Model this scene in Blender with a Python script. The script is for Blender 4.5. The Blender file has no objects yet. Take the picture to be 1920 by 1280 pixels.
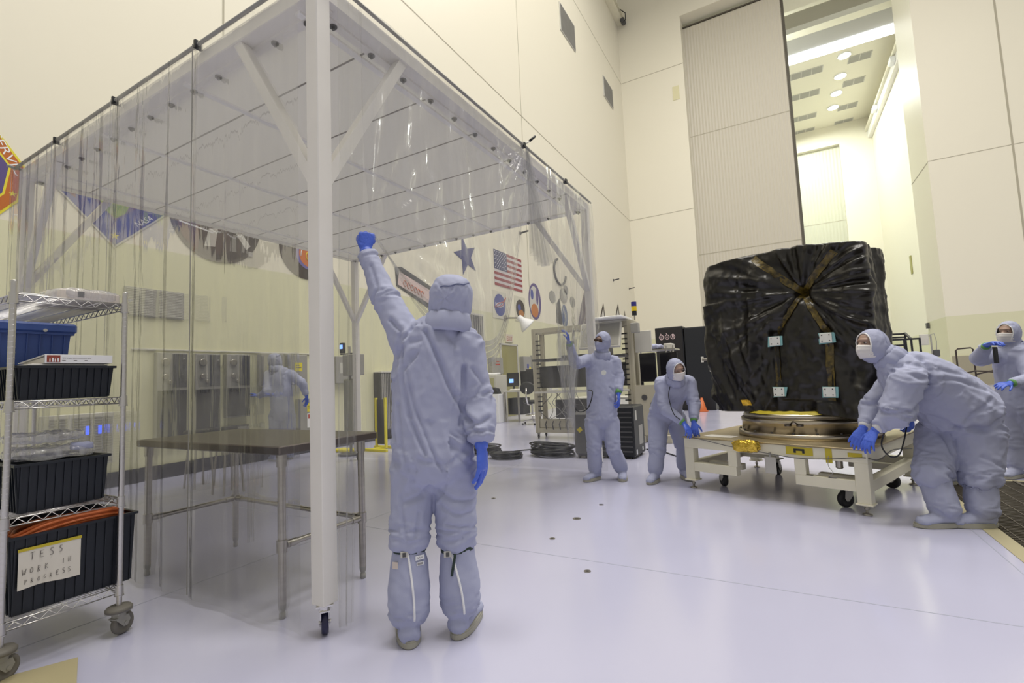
import bpy, math, random
import numpy as np
from mathutils import Vector, Matrix, noise, Quaternion
S = bpy.context.scene
COL = S.collection
# ---------------------------------------------------------------- camera, world, lights, exposure
CAM_H = 1.22; FPX = 901.0
def _cam_axes():
    p, rl, y = (math.radians(a) for a in (4.53, -2.48, 29.09))
    fw = Vector((-math.sin(y)*math.cos(p), math.cos(y)*math.cos(p), math.sin(p)))
    rt = Vector((math.cos(y), math.sin(y), 0)); up = rt.cross(fw)
    return rt*math.cos(rl)+up*math.sin(rl), -rt*math.sin(rl)+up*math.cos(rl), fw
RT, UP, FW = _cam_axes()
CC = Vector((0, 0, CAM_H))
cd = bpy.data.cameras.new('camera'); cam = bpy.data.objects.new('camera', cd); COL.objects.link(cam)
cd.sensor_fit = 'HORIZONTAL'; cd.sensor_width = 36; cd.lens = 36*FPX/1920; cd.clip_start = .05; cd.clip_end = 300
m = Matrix((RT, UP, -FW)).transposed().to_4x4(); m.translation = CC; cam.matrix_world = m
S.camera = cam
def at(px, py, d):            # point in the room seen at a pixel, d metres in front of the camera
    return CC + (RT*((px-960)/FPX) - UP*((py-640)/FPX) + FW)*d
W = bpy.data.worlds.new('world'); S.world = W; W.use_nodes = True
W.node_tree.nodes['Background'].inputs[0].default_value = (1.0, .955, .86, 1)
W.node_tree.nodes['Background'].inputs[1].default_value = .36
def area(name, loc, size, power, color, rot=(0,0,0)):
    l = bpy.data.lights.new(name, 'AREA'); l.shape = 'SQUARE'; l.size = size; l.energy = power; l.color = color
    o = bpy.data.objects.new(name, l); COL.objects.link(o); o.location = loc; o.rotation_euler = rot; return o
for x, y, p in [(-3, 1, 1150), (4, 2, 1150), (-2.5, 10, 800), (4, 10, 700), (-2, 20, 400), (3, 20, 360), (12, 6, 900), (12, 16, 450)]:
    area('high_bay_lamp', (x, y, 25.5), 4.5, p, (1, .955, .88))
area('high_bay_lamp', (-1, 43, 26), 5, 2000, (.95, 1, .93)); area('high_bay_lamp', (4, 54, 26), 5, 1500, (.95, 1, .93))
try: S.cycles.transparent_max_bounces = 32
except Exception: pass
vs = S.view_settings; vs.view_transform = 'Standard'; vs.look = 'None'; vs.gamma = 1; vs.use_curve_mapping = False; vs.exposure = 0.28

# ---------------------------------------------------------------- materials
def mat(name, col, rough=.5, metal=0, spec=.5, bump=None, var=None, coat=0, emit=None):
    m = bpy.data.materials.new(name); m.use_nodes = True; nt = m.node_tree; b = nt.nodes['Principled BSDF']
    b.inputs['Base Color'].default_value = (*col, 1); b.inputs['Roughness'].default_value = rough
    b.inputs['Metallic'].default_value = metal; b.inputs['Specular IOR Level'].default_value = spec
    b.inputs['Coat Weight'].default_value = coat
    if emit: b.inputs['Emission Color'].default_value = (*emit[0], 1); b.inputs['Emission Strength'].default_value = emit[1]
    tc = nt.nodes.new('ShaderNodeTexCoord')
    if var:                                    # (scale, amount, stretch xyz) : gentle colour variation
        sc, amt, st = var
        mp = nt.nodes.new('ShaderNodeMapping'); mp.inputs['Scale'].default_value = st; nt.links.new(tc.outputs['Object'], mp.inputs[0])
        n = nt.nodes.new('ShaderNodeTexNoise'); n.inputs['Scale'].default_value = sc; n.inputs['Detail'].default_value = 4
        nt.links.new(mp.outputs[0], n.inputs[0])
        mr = nt.nodes.new('ShaderNodeMapRange'); mr.inputs['From Min'].default_value = .3; mr.inputs['From Max'].default_value = .7
        mr.inputs['To Min'].default_value = 1-amt; mr.inputs['To Max'].default_value = 1+amt
        nt.links.new(n.outputs[0], mr.inputs[0])
        mx = nt.nodes.new('ShaderNodeVectorMath'); mx.operation = 'SCALE'; mx.inputs[0].default_value = col
        nt.links.new(mr.outputs[0], mx.inputs['Scale']); nt.links.new(mx.outputs[0], b.inputs['Base Color'])
    if bump:                                   # (scale, strength, distance, stretch)
        sc, st, di, sx = bump
        mp = nt.nodes.new('ShaderNodeMapping'); mp.inputs['Scale'].default_value = sx; nt.links.new(tc.outputs['Object'], mp.inputs[0])
        n = nt.nodes.new('ShaderNodeTexNoise'); n.inputs['Scale'].default_value = sc; n.inputs['Detail'].default_value = 3
        nt.links.new(mp.outputs[0], n.inputs[0])
        bp = nt.nodes.new('ShaderNodeBump'); bp.inputs['Strength'].default_value = st; bp.inputs['Distance'].default_value = di
        nt.links.new(n.outputs[0], bp.inputs['Height']); nt.links.new(bp.outputs[0], b.inputs['Normal'])
    return m
def tile_mat():
    m = mat('ceiling_tile', (.73,.725,.69), .7); nt = m.node_tree; b = nt.nodes['Principled BSDF']; t = nt.nodes.new('ShaderNodeBsdfTranslucent'); t.inputs[0].default_value = (.95,.94,.92,1)
    x = nt.nodes.new('ShaderNodeMixShader'); x.inputs[0].default_value = .30; nt.links.new(b.outputs[0], x.inputs[1]); nt.links.new(t.outputs[0], x.inputs[2]); nt.links.new(x.outputs[0], nt.nodes['Material Output'].inputs[0]); return m
TB = None
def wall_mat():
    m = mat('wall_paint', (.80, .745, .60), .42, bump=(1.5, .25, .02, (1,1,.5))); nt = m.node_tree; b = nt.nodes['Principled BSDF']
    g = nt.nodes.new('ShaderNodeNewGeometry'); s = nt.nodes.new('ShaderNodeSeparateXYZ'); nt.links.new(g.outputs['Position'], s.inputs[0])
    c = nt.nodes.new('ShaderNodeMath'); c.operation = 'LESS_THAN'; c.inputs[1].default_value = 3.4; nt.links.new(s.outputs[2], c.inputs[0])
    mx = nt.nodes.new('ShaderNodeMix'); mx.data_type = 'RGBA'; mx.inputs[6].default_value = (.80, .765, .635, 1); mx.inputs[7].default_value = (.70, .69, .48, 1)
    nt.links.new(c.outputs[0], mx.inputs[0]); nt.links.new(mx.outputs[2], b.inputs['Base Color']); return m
def floor_mat():
    m = mat('floor_epoxy', (.50, .505, .665), .16, var=(.6, .03, (1,1,1)), bump=(1.2, .12, .01, (1,1,1)), spec=.6); nt = m.node_tree; b = nt.nodes['Principled BSDF']
    tc = nt.nodes.new('ShaderNodeTexCoord'); n = nt.nodes.new('ShaderNodeTexNoise'); n.inputs['Scale'].default_value = 1.3; n.inputs['Detail'].default_value = 5
    nt.links.new(tc.outputs['Object'], n.inputs[0]); mr = nt.nodes.new('ShaderNodeMapRange'); mr.inputs['To Min'].default_value = .12; mr.inputs['To Max'].default_value = .24
    nt.links.new(n.outputs[0], mr.inputs[0]); nt.links.new(mr.outputs[0], b.inputs['Roughness']); return m
def rib_mat(name, col, period=.14, axis=0):    # vertical ribbed cladding: bump only
    m = mat(name, col, .45); nt = m.node_tree; b = nt.nodes['Principled BSDF']
    tc = nt.nodes.new('ShaderNodeTexCoord'); w = nt.nodes.new('ShaderNodeTexWave'); w.bands_direction = 'XYZ'[axis]
    w.inputs['Scale'].default_value = .314/period*1.0; nt.links.new(tc.outputs['Object'], w.inputs[0])
    bp = nt.nodes.new('ShaderNodeBump'); bp.inputs['Strength'].default_value = .6; bp.inputs['Distance'].default_value = .03
    nt.links.new(w.outputs[1], bp.inputs['Height']); nt.links.new(bp.outputs[0], b.inputs['Normal']); return m
def vinyl(name, tint, haze=.05, gloss=.5, bs=1.0, refr=0):
    m = bpy.data.materials.new(name); m.use_nodes = True; nt = m.node_tree; N = nt.nodes; L = nt.links; N.remove(N['Principled BSDF']); out = N['Material Output']
    tr = N.new('ShaderNodeBsdfTransparent'); tr.inputs[0].default_value = (*tint, 1)
    tc = N.new('ShaderNodeTexCoord'); mp = N.new('ShaderNodeMapping'); mp.inputs['Scale'].default_value = (6, 6, .8); L.new(tc.outputs['Object'], mp.inputs[0])
    n = N.new('ShaderNodeTexNoise'); n.inputs['Scale'].default_value = 1.2*bs; n.inputs['Detail'].default_value = 3; L.new(mp.outputs[0], n.inputs[0])
    bp = N.new('ShaderNodeBump'); bp.inputs['Strength'].default_value = .7; bp.inputs['Distance'].default_value = .03; L.new(n.outputs[0], bp.inputs['Height'])
    if refr:                                   # wavy film bends part of what is seen through it
        rf = N.new('ShaderNodeBsdfRefraction'); rf.inputs[0].default_value = (*tint, 1); rf.inputs['Roughness'].default_value = .0; rf.inputs['IOR'].default_value = 1.035; L.new(bp.outputs[0], rf.inputs['Normal'])
        m0 = N.new('ShaderNodeMixShader'); m0.inputs[0].default_value = refr; L.new(tr.outputs[0], m0.inputs[1]); L.new(rf.outputs[0], m0.inputs[2]); tr = m0
    gl = N.new('ShaderNodeBsdfGlossy'); gl.inputs['Roughness'].default_value = .06; L.new(bp.outputs[0], gl.inputs['Normal']); gl.inputs[0].default_value = (1,1,1,1)
    df = N.new('ShaderNodeBsdfTranslucent'); df.inputs[0].default_value = (.85,.86,.9,1)
    d2 = N.new('ShaderNodeBsdfDiffuse'); d2.inputs[0].default_value = (.8,.81,.86,1)
    ad = N.new('ShaderNodeMixShader'); ad.inputs[0].default_value = .5; L.new(df.outputs[0], ad.inputs[1]); L.new(d2.outputs[0], ad.inputs[2])
    mr = N.new('ShaderNodeMapRange'); mr.inputs['From Min'].default_value = .35; mr.inputs['From Max'].default_value = .75; mr.inputs['To Min'].default_value = haze*.4; mr.inputs['To Max'].default_value = haze*2.2; L.new(n.outputs[0], mr.inputs[0])
    m1 = N.new('ShaderNodeMixShader'); L.new(mr.outputs[0], m1.inputs[0]); L.new(tr.outputs[0], m1.inputs[1]); L.new(ad.outputs[0], m1.inputs[2])
    fr = N.new('ShaderNodeFresnel'); L.new(bp.outputs[0], fr.inputs[1]); ge = N.new('ShaderNodeNewGeometry'); mi = N.new('ShaderNodeMapRange'); mi.inputs['To Min'].default_value = 1.45; mi.inputs['To Max'].default_value = 1/1.45
    L.new(ge.outputs['Backfacing'], mi.inputs[0]); L.new(mi.outputs[0], fr.inputs[0])
    mu = N.new('ShaderNodeMath'); mu.operation = 'MULTIPLY'; mu.inputs[1].default_value = gloss; mu.use_clamp = True; L.new(fr.outputs[0], mu.inputs[0])
    m2 = N.new('ShaderNodeMixShader'); L.new(mu.outputs[0], m2.inputs[0]); L.new(m1.outputs[0], m2.inputs[1]); L.new(gl.outputs[0], m2.inputs[2])
    L.new(m2.outputs[0], out.inputs[0]); return m
M = dict(
 wall=wall_mat(), floor=floor_mat(), seam=mat('seam', (.42,.39,.30), .6), white=mat('white_paint', (.84,.82,.78), .35, var=(3,.03,(1,1,1))),
 cream=mat('cream_paint', (.78,.75,.60), .4, var=(3,.04,(1,1,1))), tile=tile_mat(),
 tbar=None, crack=mat('tile_joint', (.33,.31,.28), .8),
 chrome=mat('chrome', (.75,.74,.72), .18, 1), steel=mat('stainless', (.42,.40,.36), .32, 1, var=(8,.08,(1,1,6))), dsteel=mat('dark_stainless', (.16,.14,.125), .35, 1),
 zinc=mat('zinc_wire', (.62,.61,.60), .3, 1), black=mat('black_plastic', (.010,.012,.016), .45), rubber=mat('black_rubber', (.02,.02,.022), .6), gwheel=mat('grey_rubber', (.16,.15,.13), .6),
 navy=mat('navy_wheel', (.018,.018,.06), .3), vinyl=vinyl('clear_vinyl', (.93,.93,.92), .065, .7), vinylr=vinyl('wavy_vinyl', (.94,.94,.93), .035, .42, 1.2, .33), vinyl2=vinyl('creased_vinyl', (.90,.90,.90), .10, .8, 1.0), vinyl3=vinyl('bunched_vinyl', (.80,.80,.80), .22, 1.3, .8), bag=vinyl('plastic_bag', (.93,.93,.95), .30, 1.3, 3),
 door=rib_mat('door_ribbed', (.60,.565,.47), .18), fardoor=rib_mat('far_door_ribbed', (.56,.56,.45), .3), gasket=mat('gasket', (.09,.08,.06), .6),
 suit=mat('coverall_fabric', (.405,.43,.59), .72, spec=.2, bump=(260, .25, .002, (1,1,1))), suit2=mat('hood_fabric', (.395,.42,.58), .7, spec=.2, bump=(200, .2, .002, (1,1,1))),
 glove=mat('blue_nitrile', (.075,.15,.68), .38, bump=(90,.2,.002,(1,1,3))), gcuff=mat('green_band', (.13,.32,.10), .7), cuff=mat('knit_cuff', (.62,.63,.66), .8, bump=(120,.3,.003,(1,1,1))),
 boot=mat('boot_sole', (.37,.36,.30), .55), bootc=mat('boot_fabric', (.58,.61,.72), .7), strap=mat('strap_webbing', (.015,.035,.025), .6), skin=mat('skin', (.36,.24,.19), .5), mask=mat('face_mask', (.74,.72,.72), .7),
 lens=mat('dark_lens', (.06,.03,.02), .1), tape=mat('yellow_tape', (.55,.45,.03), .5), paper=mat('paper', (.72,.69,.63), .8), ink=mat('ink', (.10,.09,.09), .8), white2=mat('white_sheet', (.85,.86,.88), .5),
 bluebin=mat('blue_tote', (.05,.10,.33), .4), orange=mat('orange_cable', (.55,.13,.03), .5), red=mat('red_print', (.45,.06,.04), .6), green=mat('green_plastic', (.1,.3,.1), .5),
 grey=mat('grey_enamel', (.33,.325,.30), .5, var=(3,.06,(1,1,1))), lgrey=mat('light_grey', (.58,.57,.52), .5), dgrey=mat('dark_grey', (.075,.075,.078), .45), beige=mat('beige_extrusion', (.47,.44,.34), .45),
 screen=mat('monitor_glass', (.012,.012,.016), .15), blue=mat('blue_print', (.05,.07,.30), .5), yel=mat('yellow_paint', (.75,.66,.04), .5), gold=mat('gold_film', (.75,.52,.08), .22, 1, bump=(25,.8,.02,(1,1,1))),
 wrap=mat('black_antistatic_film', (.009,.0075,.0055), .30, spec=.55, bump=(3.5,.6,.05,(1,1,.5))), atape=mat('amber_tape', (.085,.060,.010), .33, var=(22,.95,(1,1,1)), bump=(30,.6,.01,(1,1,1))), eye=mat('eye_white', (.42,.38,.36), .4), teal=mat('teal_film', (.25,.50,.52), .4),
 plate=mat('white_plate', (.80,.82,.78), .4), ring=mat('machined_ring', (.58,.52,.42), .28, 1, var=(4,.1,(1,1,1))), brass=mat('anodised_top', (.40,.33,.20), .38, .6, var=(5,.08,(1,1,1))),
 wood=mat('tan_board', (.42,.37,.22), .6), grate=mat('grating_steel', (.17,.15,.12), .5, .6), lamp=mat('lamp_glow', (1,1,1), .5, emit=((1,.97,.9), 14)), glow=mat('screen_glow', (.1,.2,.6), .4, emit=((.15,.3,1), 2.2)),
 bglow=mat('led_blue', (.05,.1,.8), .4, emit=((.05,.12,1), 1.6)), purple=mat('purple_print', (.10,.07,.22), .6), brown=mat('brown_print', (.045,.032,.026), .6), odoor=mat('olive_door', (.32,.30,.13), .5),
)
M['tbar'] = mat('grid_bar', (.93,.92,.89), .35)
# ---------------------------------------------------------------- mesh helpers
class G:                                       # collects shapes, builds ONE mesh object
    def __init__(s): s.v = []; s.f = []; s.mi = []; s.cur = 0; s.sm = []
    def add(s, vs, fs, smooth=False, mi=None):
        o = len(s.v); s.v += [tuple(v) for v in vs]; s.f += [tuple(i+o for i in f) for f in fs]
        s.mi += [s.cur if mi is None else mi]*len(fs); s.sm += [smooth]*len(fs); return s
    def box(s, lo, hi, R=None, c=(0,0,0)):
        vs = [Vector((x, y, z)) for x in (lo[0], hi[0]) for y in (lo[1], hi[1]) for z in (lo[2], hi[2])]
        if R is not None: vs = [R @ v + Vector(c) for v in vs]
        return s.add(vs, [(0,1,3,2),(4,6,7,5),(0,4,5,1),(2,3,7,6),(0,2,6,4),(1,5,7,3)])
    def bbox(s, lo, hi, b=.005, R=None, c=(0,0,0)):   # box with chamfered edges
        lo = Vector(lo); hi = Vector(hi); vs = []; idx = {}
        for sx in (0,1):
            for sy in (0,1):
                for sz in (0,1):
                    for ax in range(3):
                        p = [ (hi[k]-(b if k != ax else 0)) if (sx,sy,sz)[k] else (lo[k]+(b if k != ax else 0)) for k in range(3)]
                        idx[(sx,sy,sz,ax)] = len(vs); vs.append(Vector(p))
        fs = []
        for ax in range(3):
            a, c2 = [k for k in range(3) if k != ax]
            for sgn in (0,1):
                q = []
                for (u, w) in ((0,0),(1,0),(1,1),(0,1)):
                    t = [0,0,0]; t[ax] = sgn; t[a] = u; t[c2] = w; q.append(idx[(*t, ax)])
                fs.append(q if sgn else q[::-1])
        for ax in range(3):                    # edge strips along ax
            a, c2 = [k for k in range(3) if k != ax]
            for u in (0,1):
                for w in (0,1):
                    t0 = [0,0,0]; t0[a] = u; t0[c2] = w; t1 = list(t0); t1[ax] = 1
                    fs.append([idx[(*t0,a)], idx[(*t0,c2)], idx[(*t1,c2)], idx[(*t1,a)]])
        for sx in (0,1):
            for sy in (0,1):
                for sz in (0,1): fs.append([idx[(sx,sy,sz,k)] for k in range(3)])
        if R is not None: vs = [R @ v + Vector(c) for v in vs]
        return s.add(vs, fs)
    def cyl(s, a, b, r0, r1=None, n=16, caps=True):
        a = Vector(a); b = Vector(b); r1 = r0 if r1 is None else r1; d = (b-a).normalized()
        u = d.orthogonal().normalized(); w = d.cross(u); vs = []
        for p, r in ((a, r0), (b, r1)):
            for i in range(n):
                t = 2*math.pi*i/n; vs.append(p+u*math.cos(t)*r+w*math.sin(t)*r)
        s.add(vs, [(i, (i+1)%n, n+(i+1)%n, n+i) for i in range(n)], True)
        if caps: s.add(vs, [tuple(range(n))[::-1], tuple(range(n, 2*n))])
        return s
    def bar(s, a, b, w, h=None, up=(0,0,1)):   # rectangular bar
        a = Vector(a); b = Vector(b); h = h or w; d = (b-a).normalized(); u = Vector(up)
        if abs(d.dot(u)) > .98: u = Vector((1,0,0))
        x = d.cross(u).normalized()*w/2; y = x.cross(d).normalized()*h/2
        vs = [p+i*x+j*y for p in (a, b) for i, j in ((-1,-1),(1,-1),(1,1),(-1,1))]
        return s.add(vs, [(0,1,2,3)[::-1],(4,5,6,7),(0,1,5,4),(1,2,6,5),(2,3,7,6),(3,0,4,7)])
    def tube(s, pts, r, n=8, closed=False, rs=None):
        pts = [Vector(p) for p in pts]; N = len(pts); vs = []; u = None
        for i, p in enumerate(pts):
            t = (pts[(i+1)%N if closed else min(i+1, N-1)]-pts[(i-1)%N if closed else max(i-1, 0)]).normalized()
            u = t.orthogonal().normalized() if u is None else (u-t*u.dot(t)).normalized()
            w = t.cross(u); rr = rs[i] if rs else r
            vs += [p+(u*math.cos(2*math.pi*k/n)+w*math.sin(2*math.pi*k/n))*rr for k in range(n)]
        fs = [(i*n+k, i*n+(k+1)%n, ((i+1)%N)*n+(k+1)%n, ((i+1)%N)*n+k) for i in range(N if closed else N-1) for k in range(n)]
        if not closed: fs += [tuple(range(n))[::-1], tuple(range((N-1)*n, N*n))]
        return s.add(vs, fs, True)
    def lathe(s, prof, o=(0,0,0), n=24, R=None):
        vs = []
        for r, z in prof:
            for k in range(n):
                v = Vector((r*math.cos(2*math.pi*k/n), r*math.sin(2*math.pi*k/n), z))
                if R is not None: v = R @ v
                vs.append(v+Vector(o))
        m = len(prof); fs = [(i*n+k, i*n+(k+1)%n, (i+1)*n+(k+1)%n, (i+1)*n+k) for i in range(m-1) for k in range(n)]
        s.add(vs, fs, True)
        return s.add(vs, [tuple(range(n))[::-1], tuple(range((m-1)*n, m*n))])
    def grid(s, P, close_u=False, smooth=True):
        nu = len(P); nv = len(P[0]); vs = [p for row in P for p in row]
        return s.add(vs, [(i*nv+j, i*nv+j+1, ((i+1)%nu)*nv+j+1, ((i+1)%nu)*nv+j) for i in range(nu if close_u else nu-1) for j in range(nv-1)], smooth)
    def prism(s, poly, d):                     # polygon of 3D points extruded by vector d
        poly = [Vector(p) for p in poly]; d = Vector(d); n = len(poly)
        return s.add(poly+[p+d for p in poly], [tuple(range(n))[::-1], tuple(range(n, 2*n))]+[(i, (i+1)%n, n+(i+1)%n, n+i) for i in range(n)])
    def mesh(s, name, mats):
        me = bpy.data.meshes.new(name); me.from_pydata(s.v, [], s.f)
        for m in (mats if isinstance(mats, (list, tuple)) else [mats]): me.materials.append(M[m] if isinstance(m, str) else m)
        me.polygons.foreach_set('material_index', s.mi); me.polygons.foreach_set('use_smooth', s.sm); me.update(); return me
    def obj(s, name, mats, parent=None, loc=None):
        o = bpy.data.objects.new(name, s.mesh(name, mats)); COL.objects.link(o)
        if parent is not None:
            o.parent = parent; o.matrix_parent_inverse = Matrix.Identity(4)
            if loc is None:                    # vertices given in world space: move to the parent's frame
                inv = world(parent).inverted(); o.data.transform(inv)
            else: o.location = loc
        elif loc is not None: o.location = loc
        return o
def world(o):
    mt = Matrix.LocRotScale(o.location, o.rotation_euler.to_quaternion(), o.scale)
    return (world(o.parent) @ mt) if o.parent else mt
def thing(name, label, cat, loc=(0,0,0), rz=0, group=None):
    o = bpy.data.objects.new(name, None); COL.objects.link(o); o.empty_display_size = .1
    o.location = loc; o.rotation_euler = (0, 0, rz); return tag(o, label, cat, group)
def tag(o, label, cat, group=None):
    o['label'] = label; o['category'] = cat
    if group: o['group'] = group
    return o
def struct(o): o['kind'] = 'structure'; return o
def copy_tree(o, parent=None):
    c = o.copy(); COL.objects.link(c)
    if parent is not None: c.parent = parent
    for ch in [k for k in bpy.data.objects if k.parent == o]: copy_tree(ch, c)
    return c
FONT = None
def text_geo(g, txt, o, xd, yd, h, width=None, nrm=None, th=.002, mi=None):   # letters as flat solid shapes
    cu = bpy.data.curves.new('t', 'FONT'); cu.body = txt; cu.size = h*1.4; cu.extrude = 0; cu.resolution_u = 3
    ob = bpy.data.objects.new('t', cu); COL.objects.link(ob)
    dg = bpy.context.evaluated_depsgraph_get(); dg.update(); me = bpy.data.meshes.new_from_object(ob.evaluated_get(dg))
    vs = [v.co.copy() for v in me.vertices]; fs = [tuple(p.vertices) for p in me.polygons]
    bpy.data.objects.remove(ob); bpy.data.curves.remove(cu); bpy.data.meshes.remove(me)
    if not vs: return g
    x0 = min(v.x for v in vs); x1 = max(v.x for v in vs); y0 = min(v.y for v in vs); sx = (width/(x1-x0)) if width else 1
    xd = Vector(xd).normalized(); yd = Vector(yd).normalized(); nrm = xd.cross(yd) if nrm is None else Vector(nrm)
    g.add([Vector(o)+xd*(v.x-x0)*sx+yd*(v.y-y0)+nrm*th for v in vs], fs, False, mi); return g
def disc(g, c, xd, yd, rx, ry, n=32, mi=None, off=0, ring=0):
    c = Vector(c); xd = Vector(xd); yd = Vector(yd); nrm = xd.cross(yd); c = c+nrm*off
    o = [c+xd*rx*math.cos(2*math.pi*k/n)+yd*ry*math.sin(2*math.pi*k/n) for k in range(n)]
    if ring:
        i = [c+(p-c)*ring for p in o]; g.add(o+i, [(k, (k+1)%n, n+(k+1)%n, n+k) for k in range(n)], False, mi)
    else: g.add(o, [tuple(range(n))], False, mi)
    return g
X = Vector((1,0,0)); Y = Vector((0,1,0)); Z = Vector((0,0,1))
rnd = random.Random(7)

# ---------------------------------------------------------------- the setting
LW = -8.03; EW = 31.2; TH = 3.45; AY = 60.0; AC = 26.6; HZ = 34
struct(G().box((-12.5, -8, -.2), (34, AY+2, 0)).obj('floor', 'floor'))
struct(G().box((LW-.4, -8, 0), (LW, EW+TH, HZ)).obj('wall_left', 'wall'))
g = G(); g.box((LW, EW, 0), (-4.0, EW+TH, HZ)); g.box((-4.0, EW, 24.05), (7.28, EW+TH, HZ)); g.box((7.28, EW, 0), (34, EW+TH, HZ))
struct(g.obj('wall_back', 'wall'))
# second bay seen through the tall doorway
g = G(); g.box((9.9, EW+TH, 0), (10.3, AY+1, AC)); struct(g.obj('wall_right', 'wall'))
g = G(); g.box((-12.3, EW+TH, 0), (-12, AY+1, AC)); struct(g.obj('wall_far_left', 'wall'))
g = G(); g.box((7.1, AY, 0), (10.3, AY+1, AC)); g.box((-12, AY, 24.5), (7.1, AY+1, AC)); g.box((-12, AY, 0), (-4, AY+1, 24.5)); struct(g.obj('wall_far', 'wall'))
struct(G().box((-12.3, EW+TH, AC), (10.3, AY+1, AC+.4)).obj('ceiling', 'wall'))
d = struct(G().box((-4.2, AY+.55, 0), (7.3, AY+.8, 24.8)).obj('door_2', 'fardoor'))
g = G()
for z in (8.2, 16.4): g.box((-4, AY+.54, z), (7.1, AY+.552, z+.06))
g.obj('panel_joint', 'seam', d)
d = struct(G().bbox((-4.6, EW+.9, .02), (1.62, EW+1.25, 23.75), .05).obj('door_1', 'door'))
g = G(); g.box((1.62, EW+.86, .02), (1.74, EW+1.28, 23.8)); g.box((-4.6, EW+.86, 23.75), (1.74, EW+1.28, 23.83)); g.obj('edge_seal', 'gasket', d)
g = G()
for z in (8.55, 16.3): g.box((-4.6, EW+.893, z), (1.6, EW+.9, z+.05))
g.obj('panel_joint', 'seam', d)
# panel joints of the walls
g = G()
for z in (11.34, 20.85): g.box((LW, -8, z), (LW+.006, EW, z+.035))
for y in (4.56, 15.93): g.box((LW, y, 3.4), (LW+.006, y+.03, HZ))
struct(g.obj('trim_1', 'seam'))
g = G()
for z in (11.34, 20.85): g.box((LW, EW-.006, z), (-4.0, EW, z+.035)); g.box((7.28, EW-.006, z), (34, EW, z+.035))
g.box((10.38, EW-.012, 0), (10.46, EW, HZ)); struct(g.obj('trim_2', 'seam'))
g = G(); g.box((7.27, EW+.02, 11.3), (7.28, EW+TH, 11.35)); struct(g.obj('trim_3', 'seam'))
struct(G().box((LW, -8, 0), (LW+.03, 12.9, .2)).obj('baseboard_left', mat('cove_base', (.075,.075,.085), .5)))
struct(G().box((7.35, EW-.06, 0), (34, EW, 1.43)).obj('baseboard_back', mat('bumper_panel', (.36,.33,.24), .6)))
# floor joints
g = G()
for y in (-1.4, 3.1, 7.6, 12.1): g.box((LW+.03, y, 0), (20, y+.006, .0008))
for x in (-3.4, 1.1): g.box((x, -4, 0), (x+.006, EW, .0008))
struct(g.obj('trim_4', mat('floor_joint', (.38,.40,.50), .4)))

# ---------------------------------------------------------------- soft-wall clean tent
T0, T1, Y0, Y1, ZB, ZT = -6.25, -2.07, 1.69, 5.80, 3.36, 3.44
tent = thing('clean_tent', 'white framed clean tent with clear vinyl curtain walls and grey tiled roof', 'tent', (T1, Y0, 0))
def caster(parent, x, y, z0, wr=.055, ang=.9, wm='navy', ww=.034, plate='chrome'):
    R = Matrix.Rotation(ang, 3, 'Z'); c = Vector((x, y, 0)); off = R @ Vector((0, .02, 0))
    f = G(); f.box((-.04,-.04,z0-.008), (.04,.04,z0), R, c); f.cyl(c+Vector((0,0,z0-.03)), c+Vector((0,0,z0-.005)), .03)
    for s in (-1, 1):
        f.prism([R@Vector((s*(ww/2+.004), a, b))+c for a, b in ((-.035, z0-.03), (.035, z0-.03), (.045, wr+.01), (.03, wr-.015), (.01, wr-.015), (-.03, wr+.03))], R@Vector((s*.003,0,0)))
    f.box((-ww/2-.006,-.036,z0-.034), (ww/2+.006,.036,z0-.028), R, c)
    f.cyl(c+off+R@Vector((-ww/2-.012,0,wr)), c+off+R@Vector((ww/2+.012,0,wr)), .009)
    o = f.obj('caster', plate, parent)
    w = G(); Rw = R @ Matrix.Rotation(math.pi/2, 3, 'Y')
    w.lathe([(.012,-ww/2), (wr*.62,-ww/2+.003), (wr*.66,-ww/2), (wr*.9,-ww/2), (wr,-ww/2*.55), (wr,ww/2*.55), (wr*.9,ww/2), (wr*.66,ww/2), (wr*.62,ww/2-.003), (.012,ww/2)], c+off+Vector((0,0,wr)), 28, Rw)
    w.obj('wheel', wm, o)
    return o, R, c
for i, (x, y) in enumerate(((T1, Y0), (T0, Y0), (T1, Y1), (T0, Y1))):
    G().bbox((x-.045, y-.045, .155), (x+.045, y+.045, ZT), .004).obj('post', 'white', tent)
    o, R, c = caster(tent, x, y, .155)
    b = G(); b.bbox((-.028,.045,.105), (.028,.085,.128), .006, R, c); b.box((-.012,.02,.118), (.012,.06,.14), R, c); b.cyl(c+R@Vector((-.022,.035,.128)), c+R@Vector((.022,.035,.128)), .008); b.obj('brake_pedal', 'chrome', o)
    sx = 1 if x == T0 else -1; sy = 1 if y == Y0 else -1
    G().bar((x, y, 2.28), (x+sx*.70, y, ZB), .062, .062, Y).obj('brace', 'white', tent)
    G().bar((x, y, 2.28), (x, y+sy*.66, ZB), .062, .062, X).obj('brace', 'white', tent)
for a, b in (((T0, Y0), (T1, Y0)), ((T0, Y1), (T1, Y1)), ((T0, Y0), (T0, Y1)), ((T1, Y0), (T1, Y1))):
    G().bar((*a, 3.395), (*b, 3.395), .09, .09).obj('top_beam', 'white', tent)
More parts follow.
